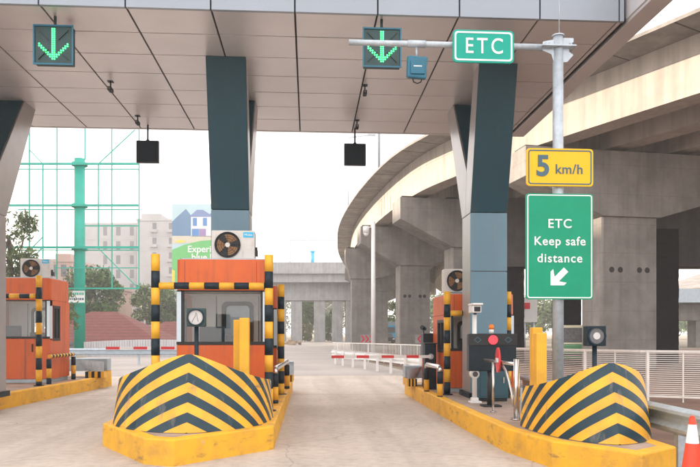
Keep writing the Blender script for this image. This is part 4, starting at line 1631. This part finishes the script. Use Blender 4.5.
for sx in (-.62, .62):
    MB().box(sx - .15, sx + .15, -.02, .001, .62, .80).build('headlight', M['signwhite'], mb_)
    for yy in (.75, 3.7):
        MB().cyl((sx * 1.2 - .1, yy, .33), (sx * 1.2 + .1, yy, .33), .33, n=18).build('wheel', M['rubber'], mb_)
MB().box(-.5, .5, -.015, .0005, .44, .56).build('grille', M['rubber'], mb_)

# rubble by the road
rng = random.Random(4)
rp_ = thing('rubble_heap', 'small heap of broken pale stones by the far road', 'rubble', (*at(293, 84), 0))
rb_ = MB()
for k in range(26):
    px = rng.uniform(286, 301); dd = rng.uniform(82, 86)
    x, y = at(px, dd); s = rng.uniform(.2, .5); z = rng.uniform(0, .45)
    rb_.hexa([(x + s * rng.uniform(.6, 1) * a, y + s * b * rng.uniform(.6, 1), z + c * s * rng.uniform(.6, 1)) for c in (-.4, .5) for a, b in ((-.6, -.6), (.6, -.6), (.6, .6), (-.6, .6))])
rb_.build('stones', M['stone'], rp_, world=True)

# ------------------------------------------------------------------ unipole advertising frame
d = 54
ux, uy = at(79.7, d)
un = thing('unipole_frame', 'tall green steel pole carrying an empty billboard lattice', 'billboard frame', (ux, uy, 0))
MB().cyl((0, 0, 0), (0, 0, hz(159, d)), .43, .42, 20).build('pole', M['unipole'], un)
fl = MB()
for py in (164.5, 206, 249):
    fl.cyl((0, 0, hz(py + 1.5, d)), (0, 0, hz(py - 1.5, d)), .62, n=20)
build_each(fl, 'flange', M['unipole'], un)
lat = MB()
def lp(px, py, dd=0):
    x, y = at(px, d - .9 + dd)
    return (x, y, hz(py, d - .9))
th = .085
for px, a, b in ((29.5, 110, 248), (43, 164, 288), (57, 110, 288), (85, 110, 160), (98.5, 164, 249), (112, 110, 288), (139, 110, 289)):
    lat.beam(lp(px, a), lp(px, b), th, th)
for py, a, b, t_ in ((164, 18, 139, .16), (205.5, 8, 138, .16), (247.5, -4, 139, .17), (226, 85, 138.5, .09), (288.5, -4, 139, .11), (268, 0, 138, .07)):
    lat.beam(lp(a, py), lp(b, py), t_ * .8, t_)
for a, b in (((99, 249), (138.5, 288.5)), ((29.5, 150), (43, 164)), ((98.5, 164), (135, 130)), ((30, 250), (43, 237)), ((43, 247), (29.5, 262))):
    lat.beam(lp(*a), lp(*b), .07, .07)
for px in (29.5, 57, 112, 139):
    x, y = at(px, d - .9); x2, y2 = at(px, d + .9)
    for py in (164, 205.5, 247.5):
        lat.beam((x, y, hz(py, d - .9)), (x2, y2, hz(py, d - .9)), .07, .07)
for py in (164, 205.5, 247.5):
    lat.beam(lp(18, py, 1.8), lp(139, py, 1.8), .08, .08)
lat.build('lattice', M['unipole'], un, world=True)
pc = thing('pole_placard', 'small white placard with green edge strapped to the green pole', 'sign', (at(74.8, 53.3)[0], at(74.8, 53.3)[1], hz(303.5, 53.3)), -YAW)
MB().box(-.78, .78, 0, .04, 0, 1.0).build('panel', M['signwhite'], pc)
MB().box(-.78, .78, -.01, -.001, 0, .07).build('green_edge', M['unipole'], pc)
mk = MB()
rng = random.Random(11)
for z in (.66, .27):
    xx = -.66
    while xx < .6:
        wv = rng.uniform(.07, .14)
        mk.box(xx, xx + wv, -.012, -.001, z, z + (.2 if z > .5 else .16), 0 if z > .5 else 1)
        xx += wv + .05
mk.build('worn_marks', [M['unipole'], M['signblue']], pc)

# ------------------------------------------------------------------ buildings
def apartment(label, px0, px1, d, py_top, dep, m, floors, wcols, step=None, balc=False):
    a, b = at(px0, d), at(px1, d)
    W = math.hypot(b[0] - a[0], b[1] - a[1])
    r = thing('apartment_block', label, 'building', (*a, 0), math.atan2(b[1] - a[1], b[0] - a[0]), 'apartment blocks in the haze')
    H = hz(py_top, d)
    MB().box(0, W, 0, dep, -2, H).build('walls', m, r)
    MB().box(-.2, W + .2, -.2, dep + .2, H + .001, H + .5).build('parapet', m, r)
    fh = H / floors
    bands = MB()
    for f in range(1, floors):
        bands.box(-.03, W + .03, -.05, -.002, f * fh - .14, f * fh)
    build_each(bands, 'floor_band', m, r)
    for f in range(floors):
        for (c0, c1) in wcols:
            MB().box(c0 * W, c1 * W, -.05, -.003, f * fh + .9, f * fh + fh - .5).build('window', M['window'], r)
            if balc:
                MB().box(c0 * W - .3, c1 * W + .3, -.9, -.052, f * fh + .75, f * fh + 1.45).build('balcony', m, r)
    if step:
        MB().box(step[0] * W, step[1] * W, .4, dep * .7, H + .51, H + step[2]).build('roof_room', m, r)
    return r


apartment('pale hazy apartment tower left of the house billboard', 137, 176, 165, 221, 14, M['pale'], 8, [(.40, .50), (.82, .9)], (.1, .6, 1.8), True)
apartment('long pale hazy apartment block behind the green lattice', 83, 136.5, 170, 225, 12, M['pale'], 8, [(.38, .45), (.62, .7), (.88, .95)])
apartment('low pink building between the green pole and the booth', 50, 72, 120, 262, 10, M['pink'], 4, [(.1, .35), (.5, .75)], (.2, .9, 1.5))
apartment('small pink house wall behind the round green tree', 107, 119, 100, 290, 6, M['pink'], 2, [(.3, .6)])


apartment('long pale apartment row added out of view to shade the plaza', 0, 60, 60, 250, 12, M['pale'], 9, [(.03 + .08 * q, .07 + .08 * q) for q in range(12)])
blk = [o for o in COL.objects if o.get('label') == 'long pale apartment row added out of view to shade the plaza'][0]
blk.location = (-74, 108, 0)  # unseen row added to keep the sun off the plaza
blk.rotation_euler = (0, 0, R(-90))
blk.scale = (1, 1, 1)
for o in blk.children:
    # stretch the row lengthwise and to its nine storeys
    for v in o.data.vertices:
        v.co.x *= 110 / 5.341
        v.co.z *= 28.5 / 8.9


def tiled_house(label, px0, px1, d, py_eave, py_ridge, dep):
    a, b = at(px0, d), at(px1, d)
    W = math.hypot(b[0] - a[0], b[1] - a[1])
    r = thing('tiled_house', label, 'house', (*a, 0), math.atan2(b[1] - a[1], b[0] - a[0]), 'red tiled houses beyond the guardrail')
    e, t = hz(py_eave, d), hz(py_ridge, d)
    MB().box(.4, W - .4, .4, dep - .4, -1.5, e - .02).build('walls', M['pale'], r)
    rf = MB()
    hp = W * .41
    v = rf.add([(0, 0, e), (W, 0, e), (W, dep, e), (0, dep, e), (hp, dep / 2, t), (W - hp, dep / 2, t)])
    for q in ((0, 1, 5, 4), (1, 2, 5), (2, 3, 4, 5), (3, 0, 4), (3, 2, 1, 0)):
        rf.face([v + i for i in q])
    rf.build('roof', M['tile'], r)
    MB().box(0, W, -.08, -.001, e - .25, e).build('gutter', M['window'], r)
    for k in range(3):
        MB().box(W * (.2 + .25 * k), W * (.28 + .25 * k), .34, .399, e - 1.6, e - .5).build('window', M['window'], r)
    return r


tiled_house('wide house with hipped red tile roof behind the green pole', 8, 160, 62, 342, 310, 10)
tiled_house('smaller red tile roof right of the wide tiled house', 118, 205, 74, 343, 321, 9)

# corrugated sheet wall
cw = thing('sheet_wall', 'pale corrugated sheet wall behind the blue guardrail', 'wall', (*at(120, 42), 0))
sw = MB()
n = 90
for i in range(n):
    p0, p1 = 84 + i * 1.3, 84 + (i + 1) * 1.3
    off = .05 if i % 2 else 0
    a, b = at(p0, 42 + off), at(p1, 42 + off)
    top = hz(342, 42) + .15 * math.sin(i * .03)
    sw.beam(((a[0] + b[0]) / 2, (a[1] + b[1]) / 2, 0), ((a[0] + b[0]) / 2, (a[1] + b[1]) / 2, top), .03, math.hypot(b[0] - a[0], b[1] - a[1]), up=(1, 0, 0))
sw.build('sheets', M['sheet'], cw, world=True)

# ------------------------------------------------------------------ printed billboard
d = 92
a, b = at(172, d), at(252, d)
bbW = math.hypot(b[0] - a[0], b[1] - a[1])
bb = thing('house_billboard', 'printed billboard of a house and lawn beside the middle column', 'billboard', (*a, 0), math.atan2(b[1] - a[1], b[0] - a[0]))
def bcol(n, c):
    return mat('print_' + n, c, 0.6, var=.08, scale=.8)
zt, zb = hz(204, d), hz(282, d)
MB().box(0, bbW, 0, .25, zb, zt).build('panel', bcol('sky', (.50, .68, .74)), bb)
u = d / 674
def X_(px): return (px - 172) * u
def Z_(py): return hz(py, d)
pr = MB()
pm = [bcol('white', (.75, .76, .78)), bcol('roof', (.20, .28, .50)), bcol('blue', (.10, .28, .60)), bcol('grass', (.16, .55, .18)), bcol('path', (.66, .62, .50)), bcol('hedge', (.14, .26, .42)), bcol('mauve', (.36, .26, .48)), bcol('yellow', (.80, .70, .10))]
def poly(pts, m, lay):
    k = pr.add([(X_(x), -.01 * lay, Z_(y)) for x, y in pts]); pr.face([k + i for i in range(len(pts))], m)
poly([(172, 236), (252, 236), (252, 222), (196, 222), (186, 209), (176, 218), (172, 222)], 5, 1)
poly([(191, 237), (211, 237), (211, 216), (191, 216)], 0, 2)
poly([(211, 237), (240, 237), (240, 214), (211, 214)], 0, 2)
poly([(189, 217), (214, 217), (203, 210), (197, 210)], 1, 3)
poly([(209, 215), (244, 215), (235, 207), (218, 207)], 1, 3)
poly([(193, 226), (197, 226), (197, 218), (193, 218)], 2, 4)
poly([(203, 226), (207, 226), (207, 218), (203, 218)], 2, 4)
poly([(192, 236), (199, 236), (199, 229), (192, 229)], 2, 4)
poly([(199.2, 236), (206, 236), (206, 229), (199.2, 229)], 6, 4)
poly([(216, 229), (224, 229), (224, 219), (216, 219)], 2, 4)
poly([(228, 229), (236, 229), (236, 219), (228, 219)], 2, 4)
poly([(172, 244), (252, 240), (252, 236), (172, 236)], 4, 2)
poly([(172, 282), (252, 282), (252, 239), (225, 239), (200, 241), (184, 245), (172, 250)], 3, 3)
poly([(172, 282), (175, 282), (175, 271), (172, 269)], 7, 4)
poly([(175, 242), (183, 243), (186, 241), (178, 240)], 7, 4)
pr.build('artwork', pm, bb)
text('Experience', 7.6 * u * 1.22, 'lettering', M['signwhite'], bb, (X_(187.5), -.06, Z_(249.5)), align='LEFT', extr=.01, bold=.02)
text('blue b', 7.6 * u * 1.22, 'lettering', M['signwhite'], bb, (X_(191.5), -.06, Z_(257.5)), align='LEFT', extr=.01, bold=.02)
build_each(MB().cyl((bbW * .3, .5, 0), (bbW * .3, .5, zb + 1), .3).cyl((bbW * .75, .5, 0), (bbW * .75, .5, zb + 1), .3), 'leg', M['steel'], bb)


# ------------------------------------------------------------------ trees
def tree(name, label, px, d, top, crown_w, crown_h, lm, seed, n=2600, leaf=.28, group='trees beyond the plaza', sparse=1.0):
    rng = random.Random(seed)
    x, y = at(px, d)
    r = thing(name, label, 'tree', (x, y, 0), 0, group)
    cz = top - crown_h / 2
    tr = MB()
    p = Vector((0, 0, -.3)); rad = max(.10, top * .026)
    stem = [p]
    for k in range(4):
        q = p + Vector((rng.uniform(-.25, .25), rng.uniform(-.25, .25), (cz + .2 * crown_h) / 4))
        tr.cyl(p, q, rad, rad * .82, 9); p = q; rad *= .82
        stem.append(p)
    clumps = []
    for k in range(int(22 * sparse)):
        a = rng.uniform(0, 2 * math.pi); e = rng.uniform(-.9, 1.0)
        rr_ = math.sqrt(max(0, 1 - e * e * .75)) * rng.uniform(.45, 1.0)
        c = Vector((math.cos(a) * rr_ * crown_w / 2, math.sin(a) * rr_ * crown_w / 2, cz + e * crown_h * .42))
        clumps.append((c, rng.uniform(.14, .27) * crown_w))
        base = stem[rng.randint(2, 4)]
        mid = base.lerp(c, .5) + Vector((0, 0, -.12 * crown_h * rng.random()))
        tr.cyl(base, mid, rad * .55, rad * .35, 6); tr.cyl(mid, c, rad * .35, rad * .1, 6)
    tr.build('trunk', M['bark'], r)
    lf = MB()
    for k in range(int(n * 1.8)):
        c, s = rng.choice(clumps)
        v = Vector((rng.gauss(0, 1), rng.gauss(0, 1), rng.gauss(0, .8)))
        v = v.normalized() * s * (rng.random() ** .45)
        q = c + v
        a, b = Vector((rng.gauss(0, 1), rng.gauss(0, 1), rng.gauss(0, 1))).normalized(), Vector((rng.gauss(0, 1), rng.gauss(0, 1), rng.gauss(0, 1))).normalized()
        s1 = leaf * rng.uniform(.6, 1.3)
        lf.quad(q - a * s1, q + b * s1 * .45, q + a * s1, q - b * s1 * .45)
    lf.build('crown', lm, r)
    return r


tree('shade_tree', 'tall thin olive tree at the left edge behind the column', 14, 48, hz(203, 48), 3.4, 7.0, M['leafb'], 3, 1900, .17, sparse=.9)
tree('round_tree', 'round green tree behind the tiled roof and green pole', 92, 88, hz(273, 88), 7.6, 6.2, M['leafa'], 5, 4200, .30)
tree('bare_tree', 'leafless looking thin tree beside the leftmost booth', 66, 40, hz(290, 40), 1.7, 2.6, M['leafb'], 8, 240, .13, sparse=.8)
tree('hazy_tree', 'hazy grey green tree below the apartment tower', 148, 96, hz(283, 96), 5.5, 6.0, M['leafb'], 9, 2200, .30)
tree('hazy_tree', 'hazy green tree between striped post and house billboard', 168, 102, hz(290, 102), 5.5, 6.0, M['leafa'], 10, 2400, .30)
tree('roadside_tree', 'dark tree in the gap between the first far piers', 307.5, 126, hz(291, 126), 5.0, 8.5, M['leafa'], 12, 2600, .34)
tree('roadside_bush', 'sunny yellow green bush at the foot of the far piers', 305.5, 119.5, hz(325, 119), 3.6, 2.8, M['leafc'], 13, 1500, .24)
tree('roadside_tree', 'dark tree in the narrow gap right of the slab pier', 329, 127, hz(306, 127), 4.0, 7.0, M['leafa'], 14, 1800, .32)
tree('roadside_tree', 'green tree seen behind the lorry under the viaduct', 398, 130, hz(300, 130), 5.5, 8.0, M['leafa'], 15, 2000, .34)
for i, (px, d, py, wv, l) in enumerate([(-15, 150, 268, 14, 'broad hazy tree at the far left behind the lattice'), (45, 150, 284, 15, 'broad hazy tree left of the pink building'),
                                      (205, 190, 288, 18, 'broad hazy tree hidden behind the middle booth'), (262, 200, 292, 18, 'broad hazy tree just left of the far viaduct'),
                                      (340, 210, 295, 18, 'broad hazy tree beyond the far viaduct piers'), (440, 190, 300, 18, 'broad hazy tree beyond the viaduct arches'),
                                      (540, 150, 305, 16, 'broad hazy tree beyond the blue column'), (690, 160, 300, 16, 'broad hazy tree beyond the ramp at the right edge')]):
    tree('broad_tree', l, px, d, hz(py, d), wv, hz(py, d) * .85, M['leafa'] if i % 2 else M['leafb'], 30 + i, 2600, .55)

# ------------------------------------------------------------------ haze
hzb = MB().box(-402, 402, -62, 702, -1.0, 36.0)
hm = bpy.data.materials.new('haze_air')
hm.use_nodes = True
hn = hm.node_tree
hn.nodes.clear()
pv = hn.nodes.new('ShaderNodeVolumePrincipled')
pv.inputs['Color'].default_value = (0.93, 0.95, 0.98, 1)
pv.inputs['Density'].default_value = 0.0012
pv.inputs['Anisotropy'].default_value = 0.2
ho_ = hn.nodes.new('ShaderNodeOutputMaterial')
hn.links.new(pv.outputs[0], ho_.inputs['Volume'])
hb_ = hzb.build('haze', hm)
hb_['kind'] = 'stuff'
